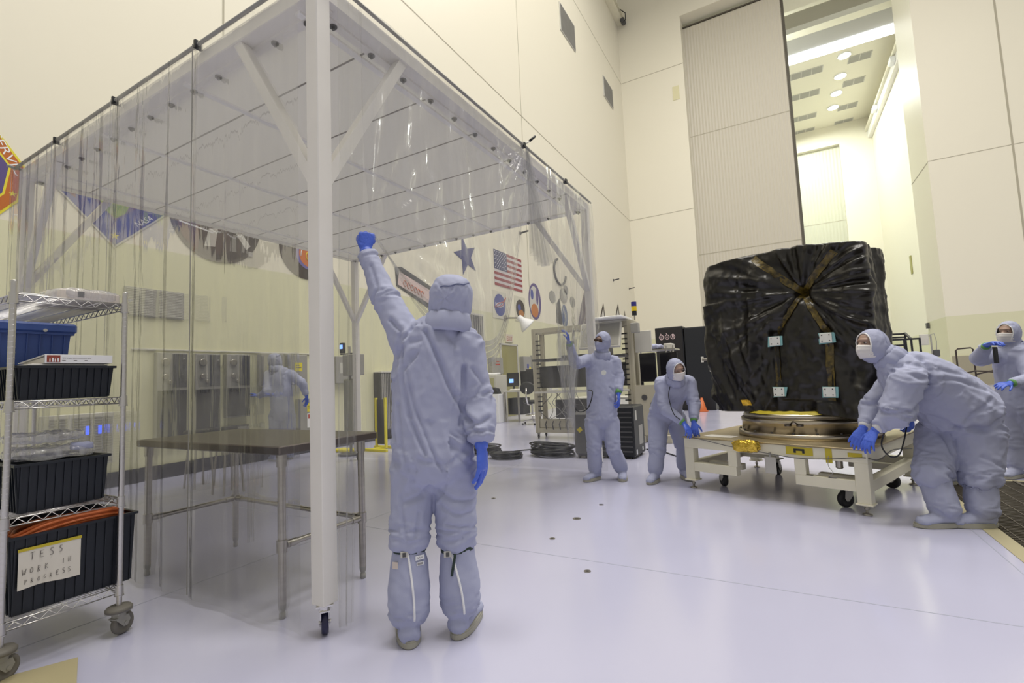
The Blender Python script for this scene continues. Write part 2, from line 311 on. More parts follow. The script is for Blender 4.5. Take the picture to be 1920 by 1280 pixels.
# roof tiles in a grid of bars
g = G(); g.box((T0+.046, Y0+.046, 3.352), (T1-.046, Y1-.046, 3.40)); roof = g.obj('roof_panel', 'tile', tent)
g = G()
for x in (-5.89, -4.66, -3.43, -2.24): g.box((x-.022, Y0, 3.337), (x+.022, Y1, 3.3515))
g.obj('roof_grid_bar', 'tbar', tent)
g = G()
for y in (2.14, 2.75, 3.37, 3.98, 4.57, 5.15): g.box((T0+.046, y-.006, 3.3485), (T1-.046, y+.006, 3.3515))
g.obj('roof_joint', 'crack', tent)
g = G(); g.box((T0, Y0+.045, 3.335), (T1, Y0+.10, 3.35)); g.box((T0, Y1-.10, 3.335), (T1, Y1-.045, 3.35)); g.box((T1-.10, Y0, 3.335), (T1-.045, Y1, 3.35)); g.box((T0+.045, Y0, 3.335), (T0+.1, Y1, 3.35)); g.obj('roof_flange', 'white', tent)
g = G()
for k in range(14):
    for y in (Y0+.075, Y1-.075): g.cyl((-2.25-.3*k, y, 3.325), (-2.25-.3*k, y, 3.336), .022, n=10); g.cyl((-2.25-.3*k, y, 3.31), (-2.25-.3*k, y, 3.33), .009, n=6)
    for x in (T1-.075,): g.cyl((x, 1.86+.3*k, 3.325), (x, 1.86+.3*k, 3.336), .022, n=10); g.cyl((x, 1.86+.3*k, 3.31), (x, 1.86+.3*k, 3.33), .009, n=6)
g.obj('bolts', mat('washer', (.22,.22,.21), .4, .8), tent)['kind'] = 'stuff'
# curtain rail tube round the top, with straps
ra = .014; zr = 3.455; OX, OY = T1+.075, Y0-.075; OX0 = T0-.03
g = G(); g.tube([(OX0-.03, OY, zr), (OX, OY, zr), (OX, Y1+.03, zr)], ra); g.tube([(OX0, OY-.06, zr), (OX0, Y1+.05, zr)], ra); g.obj('curtain_rail', 'grey', tent)
for x in (-3.12, -4.25, -5.33): G().box((x-.01, OY-.02, zr-.03), (x+.01, OY+.02, zr+.025)).obj('rail_strap', 'black', tent)
for y in (3.98, 5.0): G().box((OX-.02, y-.02, zr-.025), (OX+.02, y+.02, zr+.02)).obj('rail_strap', 'black', tent)
g = G(); g.tube([(OX, 3.93, zr+.005), (OX+.01, 4.0, zr+.02), (OX+.03, 4.05, zr+.06)], .008); g.obj('tie_tail', 'lgrey', tent)
g = G(); g.tube([(OX+.03, 4.05, zr+.06), (OX+.07, 4.10, zr+.12)], .012); g.obj('tie_tip', 'black', tent)

def sheet(name, top, bot, nrm, amp, seed, nu=90, nv=26, fold=(5, 11), flare=1.0, label=None, m='vinyl', post=None):
    r = random.Random(seed); ph = [r.uniform(0, 6.28) for _ in range(6)]; P = []
    nrm = Vector(nrm)
    for i in range(nu+1):
        u = i/nu; row = []
        for j in range(nv+1):
            v = j/nv; a = Vector(top(u)); b = Vector(bot(u)); p = a.lerp(b, v)
            k = (.25+.75*min(1, v*1.6)*flare)*amp
            w = math.sin(fold[0]*6.28*u+ph[0]+.6*math.sin(3*v+ph[3]))+.45*math.sin(fold[1]*6.28*u+ph[1]+.5*v)+.25*math.sin(fold[1]*1.9*6.28*u+ph[2]+v*1.5)
            p = p+nrm*k*w
            if post: p = post(u, v, p)
            row.append(p)
        P.append(row)
    o = G().grid(P).obj(name, m, tent); return o
# front wall: four overlapping vinyl strips
fx = [(-2.125, -3.14, .008), (-3.10, -4.26, .014), (-4.18, -5.36, .018), (-5.30, -6.30, .024)]
for k, (a, b, am) in enumerate(fx):
    yy = OY-.004*(k % 2)-.006
    sheet('curtain_panel', lambda u, a=a, b=b, yy=yy: (a+(b-a)*u, yy, zr), lambda u, a=a, b=b, yy=yy: (a+(b-a)*u, yy-.01, .03), Y, am, 20+k, fold=(2+k, 3.3+.8*k), m='vinylr')
    g = G(); g.bar((b, yy-.014, zr), (b+.01, yy-.02, .05), .0035, .005); g.obj('panel_seam', 'grey' if k == 0 else 'vinyl3', tent)
# left and back walls
sheet('curtain_panel', lambda u: (OX0-.01, OY+(Y1+.08-OY)*u, zr), lambda u: (OX0-.02, OY+(Y1+.08-OY)*u, .03), X, .02, 31, nu=120, fold=(9, 17))
sheet('curtain_panel', lambda u: (OX0+(OX-OX0)*u, Y1+.09, zr), lambda u: (OX0+(OX-OX0)*u, Y1+.1, .03), Y, .02, 32, nu=120, fold=(8, 15))
# ---------------------------------------------------------------- side curtains of the tent (one lifted by the near worker, one by the far worker)
HAND = Vector((-1.93, 1.90, 2.07))            # where the near worker's raised hand grips the vinyl
def catmull(pts, t):
    n = len(pts)-1; x = min(max(t, 0), 1)*n; i = min(int(x), n-1); f = x-i
    p = [Vector(pts[max(0, min(n, k))]) for k in (i-1, i, i+1, i+2)]
    return .5*((2*p[1])+(-p[0]+p[2])*f+(2*p[0]-5*p[1]+4*p[2]-p[3])*f*f+(-p[0]+3*p[1]-3*p[2]+p[3])*f**3)
XS = OX+.012
# strip between the corner post and the hand: hangs to the floor, pinched at the hand
def pinch(u, v, p):
    w = math.exp(-((p.z-HAND.z)/.45)**2)
    q = p.copy(); q.y = OY+.07+(p.y-OY-.07)*(1-.55*max(0, 1-(p.z/2.3))**.7*.8); return q
sheet('curtain_panel', lambda u: (XS, OY+.13+.18*u, zr), lambda u: (XS-.02, OY+.13+.15*u, .03), X, .012, 41, nu=50, fold=(2, 5), post=pinch)
# lifted strip: top edge on the rail, lower edge gathered up to the hand and sagging to the tie
low = [HAND+Vector((.0,0,.0)), (-1.93, 2.22, 1.86), (-1.93, 2.65, 1.70), (-1.95, 3.0, 1.50), (-1.97, 3.25, 1.35), (-1.98, 3.60, 1.95), (-1.98, 3.92, 2.75), (-1.98, 4.05, 3.20)]
def wr1(u, v, p):
    d = math.hypot(p.y-HAND.y, p.z-HAND.z); a = math.atan2(p.z-HAND.z, p.y-HAND.y)
    d2 = math.hypot(p.y-3.98, p.z-3.40); a2 = math.atan2(p.z-3.40, p.y-3.98)
    q = p.copy(); q.x += .016*math.sin(a*23+1.5*noise.noise(p*2.2))*min(1, d*2)*math.exp(-d*.8)+.02*math.sin(a2*26)*math.exp(-d2*1.6)*min(1, d2*4)+.035*noise.noise(p*1.6)
    return q
sheet('curtain_panel', lambda u: (XS, OY+.30+(4.05-OY-.30)*u, zr), lambda u: catmull(low, u), X, .008, 42, nu=150, nv=50, fold=(4, 9), post=wr1, m='vinyl2')
# bright crease of folded film from the hand to the tie
for k in range(4):
    pts = [catmull([HAND+Vector((.01*k,.02*k,-.02*k)), Vector((-1.94+.01*k, 2.3, 1.78-.035*k)), Vector((-1.93, 2.72, 1.60-.04*k)), Vector((-1.95, 3.05, 1.50-.05*k)), Vector((-1.96, 3.45, 1.75-.02*k)), Vector((-1.97, 3.97, 3.2))], t/30) for t in range(31)]
    P = [[p+Vector((.012*math.sin(i*.21+k), 0, .020*c*math.sin(math.pi*(.08+.84*i/30)))) for c in (-1, 0, 1)] for i, p in enumerate(pts)]
    G().grid(P).obj('curtain_fold', 'vinyl3', tent)
# gathered strip hanging from the tie
gt = [(-1.98, 3.98, 3.45), (-1.97, 3.98, 3.25), (-1.97, 4.02, 3.1), (-1.97, 4.25, 2.6)]
def gather(u, v):
    w = .05+.48*v**1.1; y0 = 4.0+.16*v
    return Vector((-1.975+.03*math.sin(u*40)*(.3+v)+.004*math.sin(u*60+3*v), y0-w*.35+w*u, 3.44-1.0*v-.12*math.sin(math.pi*u)*v))
G().grid([[gather(i/90, j/24) for j in range(25)] for i in range(91)]).obj('gathered_curtain', 'vinyl2', tent)
# far strip, pulled aside by the far worker
FH = Vector((-2.09, 5.34, 1.64))              # his raised hand
lowf = [(-2.02, 4.62, 1.38), (-2.03, 4.72, 1.05), (-2.05, 4.80, .55), (-2.06, 4.98, .52), (-2.07, 5.12, 1.0), (-2.08, 5.30, 1.62), (-2.04, 5.60, 1.60), (-2.02, 5.84, 1.5)]
def wr2(u, v, p):
    d = math.hypot(p.y-FH.y, p.z-FH.z); a = math.atan2(p.z-FH.z, p.y-FH.y)
    q = p.copy(); q.x += .02*math.sin(a*19+noise.noise(p*3))*math.exp(-d*1.4)*min(1, d*4)+.03*noise.noise(p*2.5)
    if p.z < 1.7: q.y += .05*noise.noise(Vector((p.y*9, 3, p.z*2)))
    return q
sheet('curtain_panel', lambda u: (XS, 4.45+1.42*u, zr), lambda u: catmull(lowf, u), X, .012, 44, nu=120, nv=50, fold=(4, 11), post=wr2, m='vinyl2')

def bunch(u, v):
    a = Vector((-2.03, 4.62+.62*u, 1.72-.10*math.sin(u*3))); b = Vector((-2.05, 4.80+.20*u, .78-.25*abs(u-.5))); p = a.lerp(b, v**.8)
    return p+Vector((.030*math.sin(u*34+3*v)*(1-.3*v)+.02*noise.noise(p*6), .02*noise.noise(p*8), .02*noise.noise(p*5)))
G().grid([[bunch(i/80, j/30) for j in range(31)] for i in range(81)]).obj('bunched_curtain', 'vinyl2', tent)

# ---------------------------------------------------------------- stainless worktable in the tent
tb = thing('worktable', 'bare stainless steel worktable with tubular legs standing inside the clear tent', 'table', (-3.1, 1.95, 0))
t0, t1, s0, s1 = -3.93, -2.38, 1.66, 2.38
g = G(); g.bbox((t0, s0, .868), (t1, s1, .915), .006); g.obj('tabletop', 'dsteel', tb)
for x, y in ((t0+.06, s0+.05), (t1-.05, s0+.05), (t0+.06, s1-.06), (t1-.05, s1-.10)):
    g = G(); g.cyl((x, y, .07), (x, y, .868), .021, n=20); g.cyl((x, y, .80), (x, y, .868), .027, n=20); g.cyl((x, y, .345), (x, y, .41), .028, n=20); l = g.obj('leg', 'steel', tb)
    G().lathe([(.014, 0), (.017, .004), (.017, .03), (.013, .034), (.019, .05), (.0215, .075)], (x, y, 0), 16).obj('adjustable_foot', 'grey', l)
for a, b in (((t0+.06, s0+.05), (t0+.06, s1-.06)), ((t1-.05, s0+.05), (t1-.05, s1-.10)), ((t0+.06, s1-.06), (t1-.05, s1-.10))):
    a = Vector((*a, .378)); b = Vector((*b, .378)); e = (b-a).normalized()
    g = G(); g.cyl(a+e*.028, b-e*.028, .016, n=14); g.cyl(a+e*.025, a+e*.085, .021, n=14); g.cyl(b-e*.085, b-e*.025, .021, n=14); g.obj('cross_rail', 'steel', tb)

# ---------------------------------------------------------------- wire shelving cart on the left (seen from its short end)
CX0, CX1, CY0, CY1 = -4.29, -3.075, .80, 1.235
cart = thing('shelving_cart', 'chrome wire shelving cart on casters loaded with black bins and a blue tote', 'shelving', (CX1, CY0, 0))
for x, y in ((CX1, CY0), (CX1, CY1), (CX0, CY0), (CX0, CY1)):
    g = G(); g.cyl((x, y, .135), (x, y, 1.765), .0125, n=20); g.lathe([(.0128, 0), (.0128, .012), (.010, .016), (.003, .018)], (x, y, 1.765), 16)
    for k in range(62): g.lathe([(.0125, 0), (.0131, .001), (.0131, .003), (.0125, .004)], (x, y, .17+.0254*k), 14)
    p = g.obj('post', 'zinc', cart)
    G().lathe([(.012, .120), (.055, .122), (.058, .128), (.058, .136), (.05, .145), (.014, .15)], (x, y, 0), 24).obj('bumper', 'gwheel', p)
    caster(cart, x, y, .122, .055, .35, 'gwheel', .032, 'grey')
SH = (.225, .675, 1.20, 1.70)
for z in SH:
    g = G()
    for zz in (z-.016, z+.016):
        g.tube([(CX0, CY0, zz), (CX1, CY0, zz), (CX1, CY1, zz), (CX0, CY1, zz)], .0032, 6, True)
    for (ax, ay), (bx, by), n in (((CX0, CY0), (CX1, CY0), 18), ((CX0, CY1), (CX1, CY1), 18), ((CX1, CY0), (CX1, CY1), 7), ((CX0, CY0), (CX0, CY1), 7)):
        g.tube([(ax+(bx-ax)*(.03+.94*k/(2*n)), ay+(by-ay)*(.03+.94*k/(2*n)), z+.014*(1 if k % 2 else -1)) for k in range(2*n+1)], .0024, 5)
    for k in range(1, 48): x = CX0+(CX1-CX0)*k/48; g.tube([(x, CY0, z+.017), (x, CY1, z+.017)], .0017, 5)
    for k in range(1, 4): y = CY0+(CY1-CY0)*k/4; g.tube([(CX0, y, z+.013), (CX1, y, z+.013)], .0028, 5)
    o = g.obj('wire_shelf', 'zinc', cart)
    for x, y in ((CX1, CY0), (CX1, CY1), (CX0, CY0), (CX0, CY1)):
        gg = G(); gg.cyl((x, y, z-.024), (x, y, z+.024), .0185, .0165, n=18); gg.cyl((x, y, z-.030), (x, y, z-.0245), .0205, n=18); gg.obj('shelf_collar', 'zinc', o)
def ribbed_tote(name, label, cat, lo, hi, m, ribs=(12, 8), taper=.015, lip=.012, group=None):
    lo = Vector(lo); hi = Vector(hi); t = thing(name, label, cat, ((lo.x+hi.x)/2, (lo.y+hi.y)/2, lo.z), group=group)
    H = hi.z-lo.z; g = G()
    def ring(z, off): e = taper*(1-(z-lo.z)/H)+off; return [(lo.x+e, lo.y+e, z), (hi.x-e, lo.y+e, z), (hi.x-e, hi.y-e, z), (lo.x+e, hi.y-e, z)]
    R0, R1, I1, I0 = ring(lo.z, 0), ring(hi.z, 0), ring(hi.z, .004), ring(lo.z+.004, .004)
    g.add(R0+R1+I1+I0, [(0,1,2,3)[::-1]]+[(i, (i+1)%4, 4+(i+1)%4, 4+i) for i in range(4)]+[(4+i, 4+(i+1)%4, 8+(i+1)%4, 8+i) for i in range(4)]+[(8+i, 8+(i+1)%4, 12+(i+1)%4, 12+i) for i in range(4)]+[(12,13,14,15)])
    body = g.obj('body', m, t)
    g = G(); nx, ny = ribs
    for k in range(nx+1):
        x = lo.x+taper+(hi.x-lo.x-2*taper)*k/nx
        for y, s in ((lo.y, 1), (hi.y, -1)): g.bar((x, y+s*(taper-.003), lo.z+.004), (x, y-s*.003, hi.z-.012), .005, .008, Y)
    for k in range(ny+1):
        y = lo.y+taper+(hi.y-lo.y-2*taper)*k/ny
        for x, s in ((lo.x, 1), (hi.x, -1)): g.bar((x+s*(taper-.003), y, lo.z+.004), (x-s*.003, y, hi.z-.012), .005, .008, X)
    g.obj('ribs', m, body)
    g = G(); e = lip
    for a, b in (((lo.x-e, lo.y-e), (hi.x+e, lo.y)), ((lo.x-e, hi.y), (hi.x+e, hi.y+e)), ((lo.x-e, lo.y), (lo.x, hi.y)), ((hi.x, lo.y), (hi.x+e, hi.y))): g.box((*a, hi.z-.012), (*b, hi.z))
    g.obj('rim', m, t); return t
black2 = mat('navy_black_plastic', (.008,.012,.020), .4); M['black2'] = black2
b1 = ribbed_tote('storage_bin', 'shallow ribbed black bin under the white binder on the cart shelf', 'bin', (-3.60, .832, 1.222), (-3.11, 1.20, 1.385), 'black2', (14, 11))
b2 = ribbed_tote('storage_bin', 'ribbed black bin with clear plastic bags heaped on top, third shelf of the cart', 'bin', (-3.60, .845, .697), (-3.12, 1.19, .925), 'black2', (14, 10))
b3 = ribbed_tote('storage_bin', 'large ribbed black bin holding orange cable with a handwritten paper sign', 'bin', (-3.75, .83, .247), (-3.105, 1.31, .600), 'black2', (16, 12))
# handwritten sign taped to the big bin
sg = G(); sx = -3.0965; sg.grid([[(sx+.003*math.sin(i*1.2)*j/6, .855+.225*i/10, .535-.175*j/6+.006*math.sin(i*.5)) for j in range(7)] for i in range(11)]); so = sg.obj('paper_sign', 'paper', b3)
g = G(); g.box((sx-.001, .853, .53), (sx+.0015, 1.083, .543)); g.obj('yellow_tape', 'tape', so)
def strokes(g, letters, o, xd, yd, h, sp, r, wob=0):       # handwriting as thin pen strokes
    SH_ = {'T': [[(0,1),(.75,1.05)],[(.35,1),(.3,0)]], 'E': [[(.6,.95),(.05,.9),(0,.05),(.6,.05)],[(.03,.5),(.45,.52)]], 'S': [[(.6,.95),(.2,1),(.1,.7),(.55,.4),(.5,.08),(.05,.05)]],
     'W': [[(0,1),(.2,0),(.42,.75),(.62,0),(.85,1)]], 'O': [[(.3,.9),(.05,.6),(.1,.15),(.35,.05),(.6,.35),(.55,.8),(.3,.9)]], 'R': [[(0,0),(.05,.95)],[(.03,.95),(.45,.85),(.4,.55),(.05,.5),(.5,0)]],
     'K': [[(0,1),(0,0)],[(.5,.95),(.02,.45),(.55,0)]], 'I': [[(.25,1),(.22,0)]], 'N': [[(0,0),(.05,1),(.45,0),(.55,1)]], 'P': [[(.03,0),(.05,.95),(.45,.9),(.4,.5),(.05,.48)]],
     'G': [[(.55,.85),(.2,.9),(.02,.45),(.2,.05),(.55,.15),(.58,.42),(.35,.42)]]}
    x = 0; o = Vector(o); xd = Vector(xd); yd = Vector(yd); rr = random.Random(3)
    for c in letters:
        if c != ' ':
            k = 1+rr.uniform(-.12, .12)*wob; dy = rr.uniform(-.08, .08)*wob*h
            for st in SH_[c]: g.tube([o+xd*(x+p[0]*h*.62*k)+yd*(p[1]*h*k+dy) for p in st], r, 4)
            x += sp
        else: x += sp*.7
g = G(); xd = Vector((0, 1, .03)); yd = Vector((0, .02, 1)); xs = sx+.0035
strokes(g, 'TESS', (xs, .895, .485), xd, yd, .034, .034, .0011, 1)
strokes(g, 'WORK', (xs, .868, .425), xd, yd, .028, .027, .0010, 1); strokes(g, 'IN', (xs, 1.010, .432), xd, yd, .024, .022, .0010, 1)
strokes(g, 'PROGRESS', (xs, .878, .382), xd, yd, .022, .022, .0009, 1)
g.obj('handwriting', 'ink', so)['kind'] = 'stuff'
# bundle of orange cable in the big bin
for k in range(1):
    g = G()
    for j in range(16):
        r = random.Random(50+j); y0 = .85+.02*r.random(); zc = .562+.011*(j % 5); xx = -3.13-.03*(j//5)-.01*r.random()
        pts = [(xx-.02, y0, .575+.01*r.random()), (xx, .93+.02*r.random(), zc+.012), (xx-.01, 1.03+.02*r.random(), zc+.022+.006*r.random()), (xx, 1.15, zc+.022+.008*r.random()), (xx-.01, 1.24, zc+.02), (xx-.05, 1.285, zc), (xx-.16, 1.27, zc-.02), (xx-.3, 1.1, zc-.02), (xx-.3, .95, zc-.03), (xx-.15, .88, zc-.03)]
        g.tube([catmull(pts, t/40) for t in range(41)], .0085, 7)
    tag(g.obj('cable_bundle', 'orange'), 'orange cable bundle coiled on top of the big black bin', 'cable')
# white binder and folders on the upper bin
fo = thing('file_folder', 'thin white paper folders lying under the binder on the black bin', 'folder', (-3.3, 1.0, 1.387))
G().bbox((-3.40, .87, 1.387), (-3.118, 1.18, 1.392), .001).obj('lower_sheet', 'white2', fo); G().bbox((-3.38, .885, 1.3925), (-3.13, 1.17, 1.397), .001).obj('upper_sheet', 'paper', fo)
bd = thing('ring_binder', 'white ring binder with a red spine label lying on the black bin', 'binder', (-3.25, 1.05, 1.398))
by0, by1, bz0 = .925, 1.195, 1.398
g = G(); g.bbox((-3.108, by0, bz0), (-3.103, by1, bz0+.042), .001); sp_ = g.obj('spine', 'white2', bd)
g = G(); g.bbox((-3.38, by0, bz0), (-3.108, by1, bz0+.003), .001); g.obj('back_cover', 'white2', bd)
g = G(); g.prism([(-3.38, by0-.02, bz0+.012), (-3.108, by0, bz0+.042), (-3.108, by0, bz0+.039), (-3.38, by0-.02, bz0+.009)], (0, by1-by0, 0)); g.obj('front_cover', 'white2', bd)
g = G(); g.prism([(-3.37, by0+.005, bz0+.004), (-3.13, by0+.005, bz0+.004), (-3.13, by0+.005, bz0+.03), (-3.37, by0-.005, bz0+.010)], (0, by1-by0-.012, 0)); g.obj('pages', 'paper', bd)
g = G(); g.box((-3.1028, by0+.007, bz0+.004), (-3.1018, by0+.057, bz0+.038)); lb = g.obj('red_label', mat('brick_red', (.28,.055,.035), .6), sp_)
g = G()
for k, (h, w) in enumerate(((.016, .004), (.020, .006), (.016, .004), (.018, .006))): g.box((-3.1018, by0+.016+.010*k, bz0+.006), (-3.1012, by0+.016+.010*k+w, bz0+.006+h))
g.obj('label_figures', 'white2', lb)
g = G(); text_geo(g, 'TESS Grapple Bolt Documentation Book', (-3.1027, by0+.064, bz0+.020), Y, Z, .006, .115); [g.box((-3.1029, by0+.064+a, bz0+.012), (-3.1026, by0+.064+b, bz0+.0145)) for a, b in ((0, .014), (.045, .058), (.088, .100))]; g.obj('spine_title', 'ink', sp_)
# blue lidded tote
bt = ribbed_tote('lidded_tote', 'blue lidded plastic tote behind the binder on the shelving cart', 'tote', (-4.20, .815, 1.222), (-3.62, 1.19, 1.60), 'bluebin', (9, 6), .03, .012)
G().bbox((-4.225, .795, 1.597), (-3.60, 1.215, 1.655), .012).obj('lid', 'bluebin', bt)
for y in (.93, 1.07): G().cyl((-3.60, y, 1.61), (-3.592, y, 1.61), .009, n=12).obj('rivet', 'lgrey', bt)
# bagged white box and papers on the top shelf
bx = thing('bagged_box', 'white box with a dark label sealed in a clear plastic bag on the cart top', 'box', (-3.3, 1.1, 1.719))
G().bbox((-3.46, .985, 1.723), (-3.14, 1.235, 1.775), .004).obj('carton', mat('white_carton', (.72,.66,.60), .7), bx)
g = G(); g.box((-3.1395, 1.055, 1.742), (-3.1385, 1.082, 1.772)); g.obj('dark_label', 'dgrey', bx)
def bag_mesh(c, s, seed, n=40, m=20, amp=.012, flat=.0):
    r = random.Random(seed); P = []; off = Vector((seed*3.1, seed*1.7, 0))
    for i in range(n):
        a = 2*math.pi*i/n; row = []
        for j in range(m+1):
            b = math.pi*j/m; x = math.cos(a)*abs(math.sin(b))**.45; y = math.sin(a)*abs(math.sin(b))**.45; z = math.cos(b)
            x = math.copysign(abs(x)**.7, x); y = math.copysign(abs(y)**.7, y); z = math.copysign(abs(z)**.6, z)
            p = Vector(c)+Vector((x*s[0], y*s[1], z*s[2])); nn = noise.noise_vector(p*14+off)+.6*noise.noise_vector(p*34+off); p += nn*amp
            p.z = max(p.z, c[2]-s[2]); row.append(p)
        P.append(row)
    return G().grid(P, True)
b = bag_mesh((-3.30, 1.115, 1.757), (.185, .155, .036), 3, 60, 26, .008); b.grid([[(-3.12+.01*math.sin(i), 1.25+.035*i/8, 1.75+.012*(j-1)*(1-i/12)+.004*math.sin(3*i)) for j in range(3)] for i in range(9)]); b.obj('plastic_bag', 'bag', bx)
g = bag_mesh((-3.22, .885, 1.727), (.12, .065, .008), 5, 40, 12, .004); tag(g.obj('folded_wipes', 'white2'), 'white folded cleanroom wipes at the corner of the top shelf', 'wipes')
# clear bags heaped over the middle bin
g = bag_mesh((-3.27, 1.0, .957), (.15, .165, .030), 8, 90, 40, .016); tag(g.obj('plastic_bag', 'bag'), 'crumpled clear plastic bag heaped over the black bin on the cart', 'bag', None)
g = bag_mesh((-3.28, .98, 1.035), (.15, .14, .024), 12, 90, 40, .014); tag(g.obj('plastic_bag', 'bag'), 'upper smooth clear plastic bag lying on the crumpled one', 'bag', None)
g = bag_mesh((-3.17, 1.10, .978), (.03, .045, .018), 15, 40, 20, .010); tag(g.obj('blue_cloth', 'suit2'), 'small blue cloth piece in the plastic bag heap', 'cloth')
# tan board lying on the floor by the cart
bdz = G(); bdz.prism([(-2.98, 1.04, 0), (-3.2, .60, 0), (-2.75, .35, 0), (-2.45, 1.02-.17, 0)][::-1], (0, 0, .012)); tag(bdz.obj('floor_board', 'wood'), 'tan board lying on the floor below the wheeled cart', 'board')
# ---------------------------------------------------------------- people
def spl(pts, n):
    pts = [Vector(p) for p in pts]; return [catmull(pts, i/(n-1)) for i in range(n)]
def spls(vals, n):
    return [catmull([Vector((v, 0, 0)) for v in vals], i/(n-1)).x for i in range(n)]
def limb(g, pts, rs, n=18, seg=None, flat=None):           # tapered, closed limb; rs radii (or (w, d) pairs with side vector flat)
    seg = seg or max(10, 6*len(pts)); P = spl(pts, seg)
    R1 = spls([r[0] if isinstance(r, tuple) else r for r in rs], seg); R2 = spls([r[1] if isinstance(r, tuple) else r for r in rs], seg)
    u = None; vs = []
    for i, p in enumerate(P):
        t = (P[min(i+1, seg-1)]-P[max(i-1, 0)]).normalized()
        if flat is not None: ref = Vector(flat) if not isinstance(flat, tuple) else Vector(flat[0]).lerp(Vector(flat[1]), i/(seg-1)); u = (ref-t*ref.dot(t)).normalized()
        else: u = t.orthogonal().normalized() if u is None else (u-t*u.dot(t)).normalized()
        w = t.cross(u); vs += [p+u*math.cos(2*math.pi*k/n)*R1[i]+w*math.sin(2*math.pi*k/n)*R2[i] for k in range(n)]
    fs = [(i*n+k, i*n+(k+1)%n, (i+1)*n+(k+1)%n, (i+1)*n+k) for i in range(seg-1) for k in range(n)]
    t0 = (P[1]-P[0]).normalized(); t1 = (P[-1]-P[-2]).normalized()
    a = len(vs); vs.append(P[0]-t0*min(R1[0], R2[0])*.6); vs.append(P[-1]+t1*min(R1[-1], R2[-1])*.6)
    fs += [(a, (k+1)%n, k) for k in range(n)]+[(a+1, (seg-1)*n+k, (seg-1)*n+(k+1)%n) for k in range(n)]
    g.add(vs, fs, True); return g
def ellipsoid(g, c, ax, n=24, m=14, fn=None):
    c = Vector(c); P = []
    for i in range(n):
        row = []
        for j in range(m+1):
            a = 2*math.pi*i/n; b = math.pi*j/m; d = (math.cos(a)*math.sin(b), math.sin(a)*math.sin(b), math.cos(b))
            row.append(c+(ax[0]*d[0]+ax[1]*d[1]+ax[2]*d[2]) if fn is None else fn(d))
        P.append(row)
    return g.grid(P, True)
def fused(g, name, mats, parent, vox, smooth=4, disp=None):      # one continuous skin over all shapes in g
    me = g.mesh(name, mats); ob = bpy.data.objects.new(name, me); COL.objects.link(ob)
    r = ob.modifiers.new('r', 'REMESH'); r.mode = 'VOXEL'; r.voxel_size = vox; r.use_smooth_shade = True
    s = ob.modifiers.new('s', 'SMOOTH'); s.iterations = smooth; s.factor = .6
    dg = bpy.context.evaluated_depsgraph_get(); dg.update(); nm = bpy.data.meshes.new_from_object(ob.evaluated_get(dg))
    bpy.data.objects.remove(ob)
    if disp:
        cos = [v.co.copy() for v in nm.vertices]; nor = [v.normal.copy() for v in nm.vertices]
        for v, c, n in zip(nm.vertices, cos, nor): v.co = c+n*disp(c, n)
    nm.materials.clear()
    for m_ in (mats if isinstance(mats, (list, tuple)) else [mats]): nm.materials.append(M[m_])
    nm.polygons.foreach_set('use_smooth', [True]*len(nm.polygons)); nm.update()
    o = bpy.data.objects.new(name, nm); COL.objects.link(o); o.parent = parent; nm.transform(world(parent).inverted()); return o
def fold_disp(bones, amp, seed, creases=()):
    CR = [([at(*q) for q in pl], a_, w_) for pl, a_, w_ in creases]
    # bones: (a, b, kind)  kind 0 torso (long soft folds), 1 limb (slanting and cross folds near the joints)
    B = [(Vector(a), Vector(b), (Vector(b)-Vector(a)).length, (Vector(b)-Vector(a)).normalized(), k) for a, b, k in bones]; off = Vector((seed*7.3, seed*3.1, seed*5.7))
    def f(c, n):
        e_ = 0
        if CR and n.dot(FW) < .2:
            for pl, a_, w_ in CR:
                dm = 9
                for s0, s1 in zip(pl, pl[1:]):
                    L_ = s1-s0; L_ = L_-FW*L_.dot(FW); q_ = c-s0; q_ = q_-FW*q_.dot(FW); tt = max(0, min(1, q_.dot(L_)/max(1e-9, L_.length_squared))); v_ = q_-L_*tt; dd_ = v_.length
                    if dd_ < dm: dm = dd_; sg = 1 if v_.dot(L_.cross(FW)) > 0 else -1
                e_ += -a_*.8*math.exp(-(dm/w_)**2)+(a_*.30*math.exp(-((dm-w_*2.4)/(w_*1.6))**2) if sg > 0 else a_*.2*math.exp(-((dm-w_*2)/w_)**2))
        return base_(c, n)+e_
    def base_(c, n):
        best = None
        for a, b, L, d, k in B:
            t = min(max((c-a).dot(d), 0), L); q = (c-a-d*t).length
            if best is None or q < best[0]: best = (q, t, L, d, k, a)
        q, t, L, d, k, a = best; r = c-a; ax = r.dot(d); pr = r-d*ax
        if k == 0:
            s = Vector((pr.x*9, pr.y*9, pr.z*9))+d*ax*2.6+d.cross(n)*1.2; m = noise.noise(s+off); m = (1-abs(m)*2.4)
            w = noise.noise(c*3+off); s2 = pr*16+d*ax*7+off; return amp*(m*(.45+w)+.45*noise.noise(s2)+.3*noise.noise(c*30+off))
        e = min(t, L-t)/L; j = math.exp(-(e*5)**2)
        sl = pr*10+d*(ax*(9+10*j)+1.1*pr.length*8)+off; m = noise.noise(sl); m = 1-abs(m)*2.4
        return amp*(m*(.35+.75*j)+.35*noise.noise(pr*20+d*ax*12+off)+.25*noise.noise(c*34+off))
    return f
def frame(d, n):                                           # orthonormal: d forward, n normal
    d = Vector(d).normalized(); n = Vector(n); n = (n-d*n.dot(d)).normalized(); return d, n, d.cross(n)
